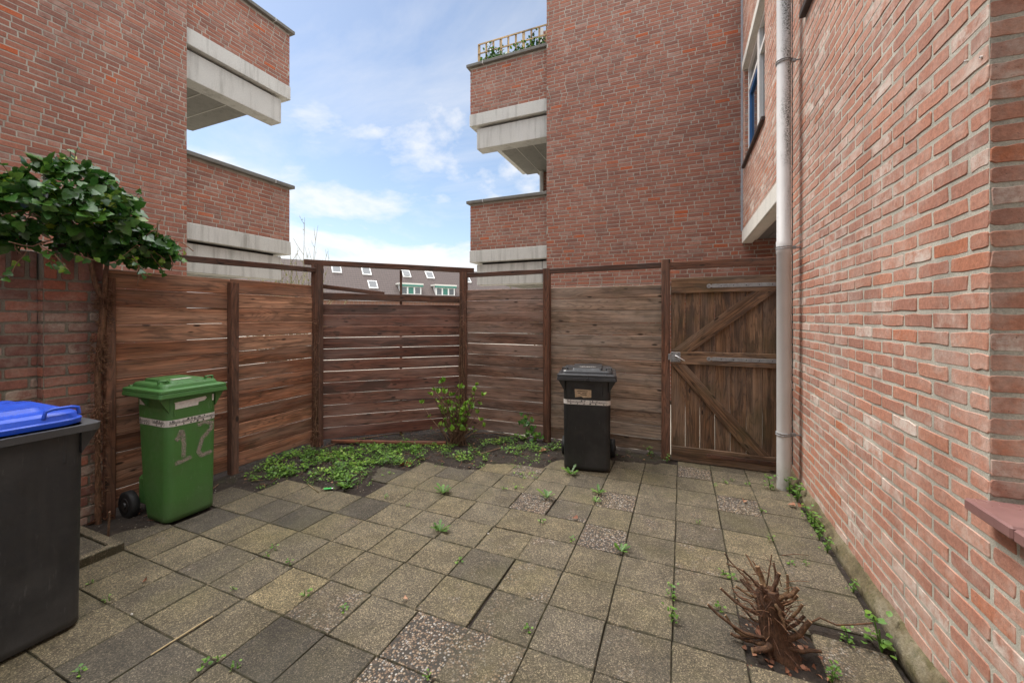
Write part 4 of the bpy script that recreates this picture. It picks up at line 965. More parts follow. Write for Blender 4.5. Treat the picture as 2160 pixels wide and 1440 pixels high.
def wheelie(name, label, loc, rz, w, d, h, mats, tape=None, ledge=False, lugs=True):
    """local frame: front looks to -y, wheels at +y; h = underside of the lid"""
    body, lid, rim = mats
    root = empty(name, loc, rz, label, 'wheelie bin')
    yb = d / 2 - 0.055
    def sec(z):
        k = z / h; dep = (d - 0.10) * (0.74 + 0.26 * k); fr_ = -d / 2 + 0.03 + 0.02 * (1 - k)
        if z < 0.2: dep -= 0.035 * (1 - z / 0.2)
        return (w - 0.118) * (0.975 + 0.025 * k), fr_, dep
    def ring(z, grow=0.0, n=6):
        bw, f0, dep = sec(z); return rrect(bw + 2 * grow, dep + 2 * grow, 0.055 + grow, z, 0, f0 + dep / 2, n)
    b = MB(); zs = [0.018, 0.05, 0.14, 0.2, 0.4, 0.6, h - 0.12, h - 0.02, h]
    rings = []
    bw, f0, dep = sec(0.0)
    rings.append(rrect(bw - 0.05, dep - 0.05, 0.04, 0.004, 0, f0 + dep / 2, 6))
    rings += [ring(z) for z in zs]
    loft(b, rings, 0, smooth=True)
    # rim collar and its gussets
    rz0, rz1 = h - 0.055, h
    loft(b, [rrect(w - 0.05, d - 0.06, 0.05, rz0 + 0.02, 0, -0.002, 6), rrect(w - 0.012, d - 0.03, 0.045, rz0 + 0.022, 0, -0.006, 6), rrect(w - 0.006, d - 0.024, 0.045, rz1, 0, -0.006, 6), rrect(w - 0.06, d - 0.08, 0.05, rz1, 0, -0.006, 6)], 1)
    for sx in (-1, 1):
        for yy in (-d / 2 + 0.035, d * 0.02):
            x0 = sx * (w / 2 - 0.075); x1 = sx * (w / 2 - 0.012)
            vs = []
            for y in (yy, yy + 0.02): vs += [(x0, y, rz0 - 0.085), (x0, y, rz0 + 0.022), (x1, y, rz0 + 0.022)]
            b.add(vs, [(0, 1, 2), (5, 4, 3), (0, 2, 5, 3), (0, 3, 4, 1), (1, 4, 5, 2)])
        box(b, sx * w * 0.27 - 0.006, sx * w * 0.27 + 0.006, -d / 2 + 0.03, -d / 2 + 0.055, h - 0.17, h - 0.035, bev=0.003)
    bo = b.build('body', [body, rim], root)
    # axle and wheels
    ax = MB(); tube(ax, [(-w / 2 + 0.06, yb, 0.1), (w / 2 - 0.06, yb, 0.1)], 0.012, 10); box(ax, -w / 2 + 0.09, w / 2 - 0.09, yb - 0.10, yb + 0.015, 0.075, 0.30, bev=0.02); ax.build('axle', body, root)
    for sx in (-1, 1):
        wh = MB(); xo, xi = sx * (w / 2 - 0.005), sx * (w / 2 - 0.06)
        prof = [(xi, 0.05), (xi, 0.088), (xi + (xo - xi) * 0.12, 0.1), (xi + (xo - xi) * 0.88, 0.1), (xo, 0.088), (xo - sx * 0.002, 0.064)]
        loft(wh, [[(x, yb + r * math.cos(R(t)), 0.1 + r * math.sin(R(t))) for t in range(0, 360, 12)] for x, r in prof], smooth=True)
        wo = wh.build('wheel', M['rubber'], root)
        hb = MB(); loft(hb, [[(x, yb + r * math.cos(R(t)), 0.1 + r * math.sin(R(t))) for t in range(0, 360, 18)] for x, r in ((xo - sx * 0.004, 0.055), (xo + sx * 0.002, 0.05), (xo + sx * 0.002, 0.026), (xo + sx * 0.010, 0.022))], smooth=False); hb.build('hub', M['black'], wo)
    # lid
    l = MB(); z = h + 0.003
    if ledge:
        loft(l, [rrect(w - 0.075, d - 0.10, 0.10, z, 0, 0.012, 8), rrect(w - 0.07, d - 0.095, 0.10, z + 0.022, 0, 0.012, 8), rrect(w - 0.085, d - 0.11, 0.10, z + 0.028, 0, 0.012, 8), rrect(w - 0.105, d - 0.13, 0.095, z + 0.052, 0, 0.012, 8), rrect(w - 0.15, d - 0.17, 0.08, z + 0.064, 0, 0.012, 8)], smooth=False)
        loft(l, [rrect(w - 0.26, d - 0.30, 0.05, z + 0.060, 0, 0.05, 6), rrect(w - 0.30, d - 0.34, 0.04, z + 0.082, 0, 0.05, 6)])
        lt = z + 0.064
    else:
        loft(l, [rrect(w - 0.01, d - 0.02, 0.018, z - 0.035, 0, -0.006, 5), rrect(w, d - 0.012, 0.018, z - 0.03, 0, -0.006, 5), rrect(w - 0.006, d - 0.018, 0.02, z - 0.003, 0, -0.006, 5), rrect(w - 0.014, d - 0.026, 0.02, z + 0.001, 0, -0.006, 5), rrect(w - 0.006, d - 0.018, 0.02, z + 0.005, 0, -0.006, 5), rrect(w - 0.008, d - 0.02, 0.02, z + 0.022, 0, -0.006, 5), rrect(w - 0.03, d - 0.045, 0.03, z + 0.028, 0, -0.006, 5),
                 rrect(w - 0.075, d - 0.09, 0.045, z + 0.031, 0, -0.002, 5), rrect(w - 0.085, d - 0.10, 0.05, z + 0.050, 0, 0, 5), rrect(w - 0.10, d - 0.115, 0.05, z + 0.060, 0, 0, 5)])
        loft(l, [rrect(w * 0.52, d - 0.16, 0.025, z + 0.058, 0, 0.012, 5), rrect(w * 0.50, d - 0.18, 0.025, z + 0.078, 0, 0.016, 5)])
        lt = z + 0.062
    lo = l.build('lid', lid, root)
    # hinge bar at the back
    hb = MB(); tube(hb, [(-w / 2 + 0.05, d / 2 - 0.015, z + 0.02), (w / 2 - 0.05, d / 2 - 0.015, z + 0.02)], 0.016, 12); hb.build('hinge_bar', body, root)
    for sx in (-1, 1):
        lg = MB()
        if ledge:
            x = sx * (w / 2 - 0.13); y0 = -d / 2 + 0.075
            tube(lg, [(x - 0.06, y0 - 0.0, z + 0.046), (x - 0.055, y0 - 0.004, z + 0.078), (x - 0.03, y0 - 0.005, z + 0.085), (x + 0.03, y0 - 0.005, z + 0.085), (x + 0.055, y0 - 0.004, z + 0.078), (x + 0.06, y0, z + 0.046)], 0.008, 8)
        else:
            x = sx * (w / 2 - 0.075)
            box(lg, x - 0.03, x + 0.03, -d / 2 + 0.11, -d / 2 + 0.125, lt + 0.014, lt + 0.024, bev=0.003); box(lg, x - 0.03, x - 0.02, -d / 2 + 0.11, -d / 2 + 0.125, lt - 0.01, lt + 0.02); box(lg, x + 0.02, x + 0.03, -d / 2 + 0.11, -d / 2 + 0.125, lt - 0.01, lt + 0.02)
        lg.build('lug', lid, lo)
    # printed tape round the body
    if tape:
        z0, z1 = tape; tb = MB()
        loft(tb, [ring(z0, 0.0016), ring(z1, 0.0016)], caps=(False, False), smooth=True); to = tb.build('tape', M['label'], bo)
        V, F = text_mesh('Containerreiniging  ' * 1, 0.036); 
        for side in ('front', 'right'):
            for k in (-0.5, 0.5):
                zz = (z0 + z1) / 2; bw, f0, dep = sec(zz); t_ = MB(); vv = []
                sl = math.atan2(0.035, h)
                for x, y, q in V:
                    x, y = -x * 0.62, -y
                    dz = zz + y - z0; shrink = 0.002
                    if side == 'front':
                        bwz, fz, dz_ = sec(zz + y); vv.append((x + k * bw * 0.47, fz - 0.0030, zz + y))
                    else:
                        bwz, fz, dz_ = sec(zz + y); vv.append((-bwz / 2 - 0.0030, fz + dep / 2 - x * 0.9 + k * dep * 0.47, zz + y))
                t_.add(vv, F)
                # paw like drops over and under the words
                dr = t_; rr = random.Random(int(k * 10) + (3 if side == 'front' else 8))
                for q in range(7):
                    a = rr.uniform(-0.2, 0.2) * (bw if side == 'front' else dep) + k * 0.47 * (bw if side == 'front' else dep); zq = rr.choice((z0 + 0.009, z1 - 0.009))
                    bwz, fz, dz_ = sec(zq)
                    pts = [(a + 0.005 * math.cos(R(t)), zq + 0.006 * math.sin(R(t))) for t in range(0, 360, 45)]
                    dr.add([((x, fz - 0.003, zz_) if side == 'front' else (-bwz / 2 - 0.003, fz + dep / 2 + x, zz_)) for x, zz_ in pts], [tuple(range(8))])
                t_.build('lettering', M['ink'], to)
    return root, bo, lo, sec

# green bin: front looks to +X
gb, gbody, glid, gsec = wheelie('wheelie_bin', 'green wheelie bin with sprayed 12 against the left fence', (-3.625, 1.85, 0.0), R(90), 0.46, 0.52, 0.955, (M['green'], M['greenlid'], M['green']), (0.712, 0.760))
def front_patch(parent, body_sec, pts, mat, name, lift=0.0016, c=(1, 1, 1)):
    mb = MB(); V = []
    for x, z in pts:
        bw, f0, dep = body_sec(z); V.append((x, f0 - lift, z))
    mb.add(V, [tuple(range(len(V)))], 0, c); return mb.build(name, mat, parent)
front_patch(gbody, gsec, [(-0.125, 0.835), (0.03, 0.84), (0.032, 0.862), (0.075, 0.868), (0.09, 0.885), (0.08, 0.898), (-0.125, 0.885)], M['label'], 'sticker')
front_patch(gbody, gsec, [(0.125, 0.855), (0.138, 0.855), (0.140, 0.905), (0.127, 0.905)], M['label'], 'sticker')
mb = MB(); bw, f0, dep = gsec(0.89)
ys = [(-0.14 + dep / 2 + f0 + 0.155, 0.86), (f0 + dep - 0.075, 0.86), (f0 + dep - 0.075, 0.915), (-0.14 + dep / 2 + f0 + 0.155, 0.915)]
mb.add([(-gsec(z)[0] / 2 - 0.0025, y, z) for y, z in ((f0 + dep - 0.145, 0.855), (f0 + dep - 0.065, 0.855), (f0 + dep - 0.065, 0.92), (f0 + dep - 0.145, 0.92))], [(0, 1, 2, 3)]); so = mb.build('sticker', M['label'], gbody)
mb = MB()
for (z, a, c_) in ((0.882, 0.02, 0.055), (0.90, 0.012, 0.06)):
    mb.add([(-gsec(q)[0] / 2 - 0.004, f0 + dep - 0.145 + y, q) for y, q in ((a, z), (c_, z), (c_, z + 0.008), (a, z + 0.008))], [(0, 1, 2, 3)])
mb.build('print', M['ink'], so)
# sprayed house number 12
def stroke(mb, pts, wd):
    P_ = [Vector((x, 0, z)) for x, z in pts]; n = 14; Q = []
    for i in range(len(P_) - 1):
        for k in range(n): Q.append(P_[i].lerp(P_[i + 1], k / n))
    Q.append(P_[-1]); V = []; C = []
    for i, p in enumerate(Q):
        d = (Q[min(i + 1, len(Q) - 1)] - Q[max(0, i - 1)]).normalized(); W = Vector((-d.z, 0, d.x)); en = min(1.0, min(i, len(Q) - 1 - i) / 4)
        for o_, a in ((-1, 0.0), (-0.4, 0.8), (0.4, 0.8), (1, 0.0)):
            q = p + W * o_ * wd; bw, f0, dep = gsec(q.z); V.append((q.x, f0 - 0.0022, q.z)); C.append((a * en, 0, 0))
    m = len(Q); mb.add(V, [(i * 4 + j, i * 4 + j + 1, i * 4 + 4 + j + 1, i * 4 + 4 + j) for i in range(m - 1) for j in range(3)], 0, C)
for pts in ([[(-0.118, 0.60), (-0.095, 0.63), (-0.075, 0.69)], [(-0.075, 0.69), (-0.062, 0.56), (-0.066, 0.45)], [(-0.128, 0.435), (-0.07, 0.445), (0.0, 0.46)]], [[(0.02, 0.68), (0.07, 0.70), (0.125, 0.685), (0.125, 0.64), (0.06, 0.575), (0.035, 0.48), (0.06, 0.445), (0.15, 0.46)]]):
    mb = MB()
    for q in pts: stroke(mb, q, 0.025)
    mb.build('sprayed_number', M['spray'], gbody)
mb = MB(); mb.add([(-0.07, -0.10, 1.0365), (0.06, -0.10, 1.0365), (0.06, -0.06, 1.0365), (-0.07, -0.06, 1.0365)], [(0, 1, 2, 3)]); mb.build('sticker', M['label'], glid)

# black bin
bb, bbody, blid, bsec = wheelie('wheelie_bin', 'black wheelie bin with torn tan sticker standing against the rear fence', (-0.895, 4.115, 0.0), R(10), 0.575, 0.57, 0.92, (M['black'], M['blacklid'], M['black']), (0.655, 0.70))
front_patch(bbody, bsec, [(-0.11, 0.725), (-0.05, 0.735), (-0.03, 0.722), (0.045, 0.728), (0.045, 0.80), (-0.115, 0.805)], M['tan'], 'sticker')
mb = MB()
for (x0, x1, z) in ((-0.09, 0.01, 0.783), (-0.085, -0.06, 0.765), (-0.04, 0.0, 0.765), (-0.06, 0.0, 0.75)):
    V = []
    for x, q in ((x0, z), (x1, z), (x1, z + 0.006), (x0, z + 0.006)): V.append((x, bsec(q)[1] - 0.003, q))
    mb.add(V, [(0, 1, 2, 3)])
mb.build('print', M['ink'], bbody)
mb = MB(); rr = random.Random(4)
for i in range(9):
    x = -0.075 + i * 0.018; y = -0.06 + rr.uniform(-0.012, 0.012)
    mb.add([(x, y - 0.015, 1.0025), (x + 0.011, y - 0.012, 1.0025), (x + 0.013, y + 0.02, 1.0025), (x + 0.003, y + 0.015, 1.0025)], [(0, 1, 2, 3)])
mb.build('lid_lettering', M['label'], blid)

# anthracite bin with the blue lid, cut by the frame
db, dbody, dlid, dsec = wheelie('wheelie_bin', 'anthracite wheelie bin with a bright blue lid in the left foreground', (-3.035, 0.765, 0.0), R(90), 0.585, 0.74, 0.985, (M['dgrey'], M['blue'], M['dgreyrim']), None, True)

# ------------------------------------------------------------------ ivy on the garden wall
ivy = empty('ivy', (-3.9, 1.53, 0), 0, 'bushy dark green ivy spilling over the garden wall from one thick stem', 'ivy')
ivoff = (3.9, -1.53, 0)
OUT = [(-60, 385), (0, 366), (60, 342), (130, 338), (185, 352), (240, 388), (272, 430), (280, 478), (318, 492), (358, 518), (346, 544), (296, 560), (256, 550), (200, 540), (140, 528), (60, 515), (0, 512), (-60, 510)]
POLY = [onX(u, v, -3.9)[1:] for u, v in OUT]
def edge_dist(p):
    best = 9
    for i in range(len(POLY)):
        a, b_ = Vector(POLY[i]), Vector(POLY[(i + 1) % len(POLY)]); q = Vector(p); t_ = max(0, min(1, (q - a).dot(b_ - a) / (b_ - a).length_squared)); best = min(best, (q - (a + (b_ - a) * t_)).length)
    return best
rr = random.Random(17); fo = MB(); cnt = 0
ys = [p[0] for p in POLY]; zs = [p[1] for p in POLY]
while cnt < 2000:
    y, z = rr.uniform(min(ys), max(ys)), rr.uniform(min(zs), max(zs))
    if not inside((y, z), POLY): continue
    ed = edge_dist((y, z))
    if noise.noise((y * 6, z * 6, 3)) < -0.2 and rr.random() < 0.85 : continue
    dep = min(0.34, 0.05 + ed * 1.5); k = rr.choice((1, 1, 1, -0.6, 0.3)) * (0.6 + 0.4 * rr.random())
    x = -3.88 + dep * k
    outw = Vector((0.6 * k, (y - 1.45) * 0.4, (z - 2.2) * 0.9 + 0.5)) + Vector((rr.gauss(0, .6), rr.gauss(0, .6), rr.gauss(0, .5)))
    down = Vector((0.45 + rr.gauss(0, 0.6), rr.gauss(0.15, 0.8), -0.35 + rr.gauss(0, 0.55)))
    sz = rr.choice((0.032, 0.045, 0.06, 0.075, 0.105, 0.055)); tone = min(0.86, 0.22 + rr.random() * 0.6)
    if rr.random() < 0.10 and z > 2.1: tone = rr.uniform(0.8, 1.0)
    leafquad(fo, (x, y, z), down, outw, sz, sz * 0.95, (tone, 0, 0), 0.15, 0, 'ivy'); cnt += 1
fo.build('foliage', M['ivy'], ivy, ivoff)
stm = MB(); IX = -3.885
def wob(y0, pts, sd): return [(IX + 0.012 * noise.noise((z * 3, sd, 0)), y0 + dy + 0.02 * noise.noise((z * 3, sd, 5)), z) for dy, z in pts]
tube(stm, wob(1.50, [(0.0, -0.03), (0.0, .25), (-.005, .5), (0.0, .8), (0.0, 1.1), (.015, 1.4), (.03, 1.62), (0.03, 1.8), (.06, 2.0), (.1, 2.2)], 1), [.021, .018, .017, .018, .018, .021, .021, .014, .011, .007], 10, jit=0.22)
tube(stm, wob(1.50, [(.02, 1.62), (-.01, 1.74), (-.03, 1.86), (-.05, 2.0), (-.15, 2.2)], 2), [.016, .015, .014, .012, .007], 8, jit=0.1)
for i in range(16):
    y = rr.uniform(1.0, 1.9); z = rr.uniform(1.95, 2.3); p = Vector((-3.75, y, z)); pts = [tuple(p)]; dv = rdir(rr, -.3)
    for k in range(4): dv = (dv + rdir(rr) * .5).normalized(); p = p + dv * 0.06; p.x = max(p.x, -3.8); pts.append(tuple(p))
    tube(stm, pts, 0.004, 5, c=(0.8, 0, 0))
fo2 = MB()
for i in range(9):
    u0 = rr.uniform(20, 310); y0, z0 = onX(u0, 530 + rr.uniform(-15, 12), -3.8)[1:]
    p = Vector((-3.72 + rr.uniform(-.08, .06), y0, z0)); dv = Vector((rr.uniform(0, .5), rr.uniform(-.4, .8), rr.uniform(-.9, .1))).normalized(); pts = [tuple(p)]
    for k in range(5):
        dv = (dv + Vector((0, 0, -.12)) + rdir(rr) * .25).normalized(); p = p + dv * rr.uniform(.025, .05); pts.append(tuple(p))
        leafquad(fo2, tuple(p), rdir(rr, -.6), (1, rr.gauss(0, .5), .6), rr.uniform(.03, .055), .045, (rr.uniform(.3, .95), 0, 0), .15, 0, 'ivy')
    tube(stm, pts, .0028, 5, c=(.7, 0, 0))
for i in range(14):
    u0, v0 = rr.choice(((30, 372), (90, 345), (150, 342), (215, 370), (262, 418), (278, 465), (330, 498), (362, 535), (360, 545))); y0, z0 = onX(u0, v0 + 12, -3.9)[1:]
    p = Vector((-3.9 + rr.uniform(-.1, .12), y0 + rr.uniform(-.05, .05), z0)); dv = Vector((rr.uniform(-.2, .5), rr.uniform(-.3, .6), rr.uniform(.3, 1))).normalized(); pts = [tuple(p)]
    for k in range(4):
        dv = (dv + rdir(rr) * .3).normalized(); p = p + dv * rr.uniform(.02, .04); pts.append(tuple(p))
        leafquad(fo2, tuple(p), rdir(rr), (1, rr.gauss(0, .5), .6), rr.uniform(.03, .05), .04, (rr.uniform(.5, 1.0), 0, 0), .15, 0, 'ivy')
    tube(stm, pts, .0028, 5, c=(.7, 0, 0))
fo2.build('foliage', M['ivy'], ivy, ivoff)
stm.build('stem', M['ivystem'], ivy, ivoff)
rt = MB()
for i in range(900):
    z = rr.choice((rr.uniform(0.1, 1.75), rr.gauss(0.75, .12), rr.gauss(1.62, .05), rr.gauss(1.25, .1))); a = rr.uniform(-1.9, 1.9)
    p = Vector((IX + 0.03 * math.cos(a), 1.50 + 0.03 * math.sin(a) + (0.03 if z > 1.4 else 0), z)); dv = Vector((math.cos(a), math.sin(a) - .1, rr.gauss(-.3, .7))).normalized(); L_ = rr.uniform(.008, .03)
    q = p + dv * L_; q2 = q + (dv + rdir(rr) * .8).normalized() * L_ * .7
    tube(rt, [tuple(p), tuple(q), tuple(q2)], [.0022, .0018, .001], 4, c=(rr.random(), 0, 0), cap=False)
rt.build('rootlets', M['rootlet'], ivy, ivoff)

# dead ivy stems left on two fence posts
def dead_vine(label, x, y, zt, seed):
    root = empty('dead_vine', (x, y, 0), 0, label, 'dead vine'); rr = random.Random(seed); mb = MB()
    for k in range(5):
        ox, oy = rr.uniform(-.045, .045), rr.uniform(-.01, .02); hh = zt * rr.uniform(.45, 1)
        tube(mb, [(ox + .02 * noise.noise((q * .9, k, seed)), oy - 0.012, hh * q / 9) for q in range(10)], [.008 * (1 - .06 * q) for q in range(10)], 6, jit=.15, c=(rr.random(), 0, 0))
    mb.build('stem', M['ivystem'], root); mb = MB()
    for i in range(230):
        z = abs(rr.choice((rr.gauss(.06, .1), rr.uniform(0, zt)))); p = Vector((rr.uniform(-.06, .06), -0.015, z)); dv = Vector((rr.gauss(0, .8), -abs(rr.gauss(.4, .4)), rr.gauss(-.1, .7))).normalized(); L_ = rr.uniform(.02, .07 if z > .3 else .15)
        tube(mb, [tuple(p), tuple(p + dv * L_ * .6), tuple(p + dv * L_ + Vector((rr.gauss(0, .02), 0, -abs(rr.gauss(0, .03)))))], [.0022, .0018, .001], 4, c=(rr.random(), 0, 0), cap=False)
    mb.build('rootlets', M['rootlet'], root); return root
dead_vine('dead brown vine roots tangled on the post left of the slanting fence', -3.905, 3.40, 1.5, 3)
dead_vine('dead brown vine stems up the post behind the budding shrub', -2.64, 4.57, 1.9, 6)

# ------------------------------------------------------------------ pruned stump in the foreground
sx_, sy_ = G(1652, 1392)
STS = 0.92
stp = empty('pruned_stump', (sx_ - 0.025, sy_ + 0.045, -0.015), 0, 'pruned brown shrub stump with cut branches in the foreground paving hole', 'stump')
mb = MB(); rr = random.Random(8)
tpts = [(0.03, 0, -0.03), (0.022, 0, 0.02), (0.008, 0, 0.07), (-0.006, 0.0, 0.13), (-0.015, .01, 0.19), (-0.02, .015, 0.25), (-0.02, .02, 0.30)]
tube(mb, tpts, [0.088, 0.068, 0.056, 0.051, 0.051, 0.055, 0.040], 16, jit=0.08, c=(0.28, 0, 0), capc=(0.4, 0, 0.5))
# cut branches: (base x, y, z) -> mid -> end (metres), radius
BR = [((-.02, -.045, .07), (-.06, -.075, .075), (-.105, -.10, .06), .019), ((.03, -.03, .075), (.11, -.02, .085), (.19, -.005, .085), .012),
      ((-.03, -.03, .085), (-.16, -.03, .12), (-.30, -.02, .185), .010), ((-.05, -.03, .06), (-.12, -.02, .06), (-.19, .0, .045), .012), ((-.13, -.02, .065), (-.165, -.02, .10), (-.205, -.015, .15), .009),
      ((.035, .0, .09), (.10, .0, .13), (.145, .01, .215), .018), ((.03, .02, .12), (.08, .03, .15), (.135, .05, .20), .011), ((.02, .02, .10), (.07, .06, .17), (.13, .08, .24), .011),
      ((-.04, .0, .18), (-.13, .0, .215), (-.235, .01, .26), .010), ((-.02, .0, .26), (-.10, .01, .265), (-.165, .02, .285), .009), ((-.0, .0, .28), (.05, .0, .295), (.105, .02, .345), .015),
      ((-.01, .01, .28), (.0, .01, .34), (.025, .02, .405), .013), ((-.03, .02, .29), (-.035, .03, .34), (-.065, .05, .40), .017), ((.0, .03, .28), (.015, .04, .36), (.01, .06, .43), .007),
      ((-.03, -.02, .25), (-.045, -.03, .30), (-.055, -.03, .355), .010), ((.02, .02, .24), (.07, .03, .25), (.105, .04, .30), .011), ((.0, -.04, .265), (.025, -.06, .235), (.03, -.075, .185), .010),
      ((.04, .0, .17), (.15, .02, .215), (.36, .04, .235), .006), ((.04, .03, .13), (.045, .05, .2), (.05, .06, .25), .008), ((.05, .05, .27), (.07, .07, .30), (.07, .08, .37), .009),
      ((-.05, .04, .29), (-.12, .06, .33), (-.19, .09, .39), .005), ((-.04, .04, .29), (-.10, .08, .32), (-.18, .10, .335), .005), ((-.03, .02, .25), (-.02, .03, .36), (-.0, .05, .46), .004),
      ((-.05, .0, .14), (-.10, .0, .12), (-.16, .03, .22), .007), ((-.02, .03, .15), (-.09, .06, .17), (-.16, .10, .21), .006)]
tmb = MB(); rs = random.Random(99)
for i in range(8):
    zz = rs.uniform(.2, .31); aa = rs.uniform(0, 6.28); L_ = rs.uniform(.05, .15); ca, sa = math.cos(aa), math.sin(aa); up = rs.uniform(-.1, .9)
    BR.append(((.045 * ca - .005, .045 * sa, zz), ((.045 + L_ * .5) * ca, (.045 + L_ * .5) * sa, zz + L_ * .5 * up), ((.045 + L_) * ca, (.045 + L_) * sa, zz + L_ * (up + .25)), rs.uniform(.0045, .0085)))
for (a, m_, e2, r) in BR:
    A, Mm, E = Vector(a), Vector(m_), Vector(e2); pts = []
    if r > .0065: E = A + (E - A) * 0.9; Mm = A + (Mm - A) * 0.95
    for k in range(7):
        t_ = k / 6; p = A.lerp(Mm, t_).lerp(Mm.lerp(E, t_), t_); bd = math.sin(t_ * 3.14) * (E - A).length * 0.10; pts.append(tuple(p + Vector((rr.gauss(0, .002), rr.gauss(0, .002), rr.gauss(0, .002) - bd * (1 if r > .008 else rr.choice((-.4, .6)))))))
    pts.insert(0, tuple(A * 0.5 + Vector((-.003, .0, a[2] * .5))))
    tube(tmb, pts, [r * (0.84 - .035 * k) for k in range(8)], 9, jit=.06, c=(rr.uniform(.25, .75), 0, 0), capc=(0.5, 0, 1.0))
stp.scale = (1, 1, STS); mb.build('trunk', M['stump'], stp); tmb.build('branches', M['stump'], stp)
mb = MB()
for i in range(110):
    zz = abs(rr.gauss(.22, .09)); aa = rr.uniform(0, 6.28); p = Vector((-.01 + .05 * math.cos(aa), .01 + .05 * math.sin(aa), zz)); dv = Vector((math.cos(aa), math.sin(aa), rr.gauss(.25, .5))) + rdir(rr) * .7; dv.x -= .25; dv.normalize(); L_ = rr.uniform(.03, .13)
    tube(mb, [tuple(p), tuple(p + dv * L_ * .5 + Vector((0, 0, .006))), tuple(p + dv * L_)], [.002, .0017, .001], 4, c=(rr.random(), 0, 0))
mb.build('twigs', M['rootlet'], stp)

# ------------------------------------------------------------------ budding shrub in the bed
hx, hy = G(962, 938)
shb = empty('budding_shrub', (hx, hy, 0.0), 0, 'budding shrub with fresh light green leaves in front of the slanting fence', 'shrub')
mb = MB(); lf = MB(); rr = random.Random(12)
def bud(p, d, n=6, L_=0.05):
    for k in range(n):
        dv = (Vector(d) * .7 + rdir(rr) * .8 + Vector((0, 0, .3))).normalized(); leafquad(lf, tuple(p), dv, rdir(rr, 1.2), L_ * rr.uniform(.6, 1.15), L_ * .62, (rr.random(), 0, 0), .2)
for i in range(56):
    a = rr.uniform(0, 6.28); tall = rr.random(); hh = 0.25 + 0.52 * tall ** 1.3; sp = (1 - tall * .6) * rr.uniform(.25, 1.35)
    if i < 6: hh, sp = rr.uniform(.6, .8), rr.uniform(.05, .25)
    dv = Vector((math.cos(a) * sp, math.sin(a) * sp * .6, 1)).normalized(); p = Vector((rr.gauss(0, .05), rr.gauss(0, .04), 0)); pts = [tuple(p)]
    for k in range(6): dv = (dv + Vector((rr.gauss(0, .09), rr.gauss(0, .09), .02))).normalized(); p = p + dv * hh / 6; pts.append(tuple(p))
    tube(mb, pts, [.0065 - .0006 * k for k in range(7)], 6, c=(rr.random(), 0, 0))
    if rr.random() < .48:
        bud(p, dv, rr.randint(5, 8), .07); 
        if hh > .4: bud(pts[4], dv, 5, .055); bud(pts[5], dv, 4, .05)
    for k in (3, 4, 5):
        if rr.random() < .45:
            d2 = (dv + rdir(rr) * .9).normalized(); q = Vector(pts[k]); L_ = rr.uniform(.05, .14); e2 = q + d2 * L_
            tube(mb, [tuple(q), tuple(q.lerp(e2, .5) + Vector((0, 0, .006))), tuple(e2)], [.0035, .003, .002], 5, c=(rr.random(), 0, 0))
            if rr.random() < .5: bud(tuple(e2), d2, 3, .035)
for (pts) in ([(0, 0, .02), (-.2, -.02, .16), (-.35, -.03, .30), (-.46, -.04, .46)], [(0, 0, .05), (-.12, -.02, .3), (-.25, -.02, .5), (-.33, -.03, .57)], [(0, 0, .05), (-.06, .02, .35), (-.2, .0, .52), (-.31, .0, .62)], [(0.02, 0, .02), (.15, -.05, .15), (.27, -.07, .24), (.37, -.08, .34)], [(0.02, 0, .02), (.17, -.05, .12), (.28, -.06, .2), (.4, -.06, .27)]):
    tube(mb, pts, [.007, .006, .0055, .004], 6, c=(.9, 0, 0)); bud(pts[-1], (0, 0, 1), 6, .055); bud(pts[-2], (0, 0, 1), 4, .045)
mb.build('stem', M['twig'], shb); lf.build('foliage', M['bud'], shb)

# ------------------------------------------------------------------ ground cover, weeds, leaves, odds and ends
cov = MB(); rr = random.Random(23)
CP = [G(*p) for p in ((512, 1010), (560, 985), (585, 962), (640, 950), (700, 952), (760, 938), (880, 938), (900, 965), (880, 985), (800, 985), (772, 1010), (745, 1030), (700, 1030), (650, 1012), (600, 1010), (550, 1022))]
CQ = [G(*p) for p in ((880, 945), (1000, 940), (1080, 925), (1185, 940), (1170, 965), (1120, 975), (1060, 958), (1000, 985), (930, 965))]
def sprig(mb, x, y, z, s_, n, rr, tone=(0.1, 1.0)):
    for k in range(n):
        a = rr.uniform(0, 6.28); d = Vector((math.cos(a), math.sin(a), rr.uniform(.05, .9))); b0 = (x + rr.gauss(0, s_ * .7), y + rr.gauss(0, s_ * .7), z + abs(rr.gauss(0, s_ * .7)))
        leafquad(mb, b0, d, (rr.gauss(0, .3), rr.gauss(0, .3), 1), s_ * rr.uniform(.6, 1.2), s_ * .75, (rr.uniform(*tone), 0, 0), .15)
def scatter(poly, n, s_, dens):
    xs = [p[0] for p in poly]; ys_ = [p[1] for p in poly]; k = 0; tries = 0
    while k < n and tries < n * 20:
        tries += 1
        x, y = rr.uniform(min(xs), max(xs)), rr.uniform(min(ys_), max(ys_))
        if not inside((x, y), poly): continue
        if noise.noise((x * 5, y * 5, 1)) < dens: continue
        hh = 0.5 + 0.5 * noise.noise((x * 3.1, y * 3.1, 7)); tl = 0.5 + 0.5 * noise.noise((x * 4.5, y * 4.5, 11))
        sprig(cov, x, y, soil_z(x, y) + rr.random() * 0.05 * hh, s_ * rr.choice((.55, .75, .9, 1.1, 1.5)), rr.randint(4, 9), rr, (max(0, tl - .35), min(1, tl + .35))); k += 1
scatter(CP, 1000, 0.020, -0.24); scatter(CQ, 330, 0.018, -0.06)
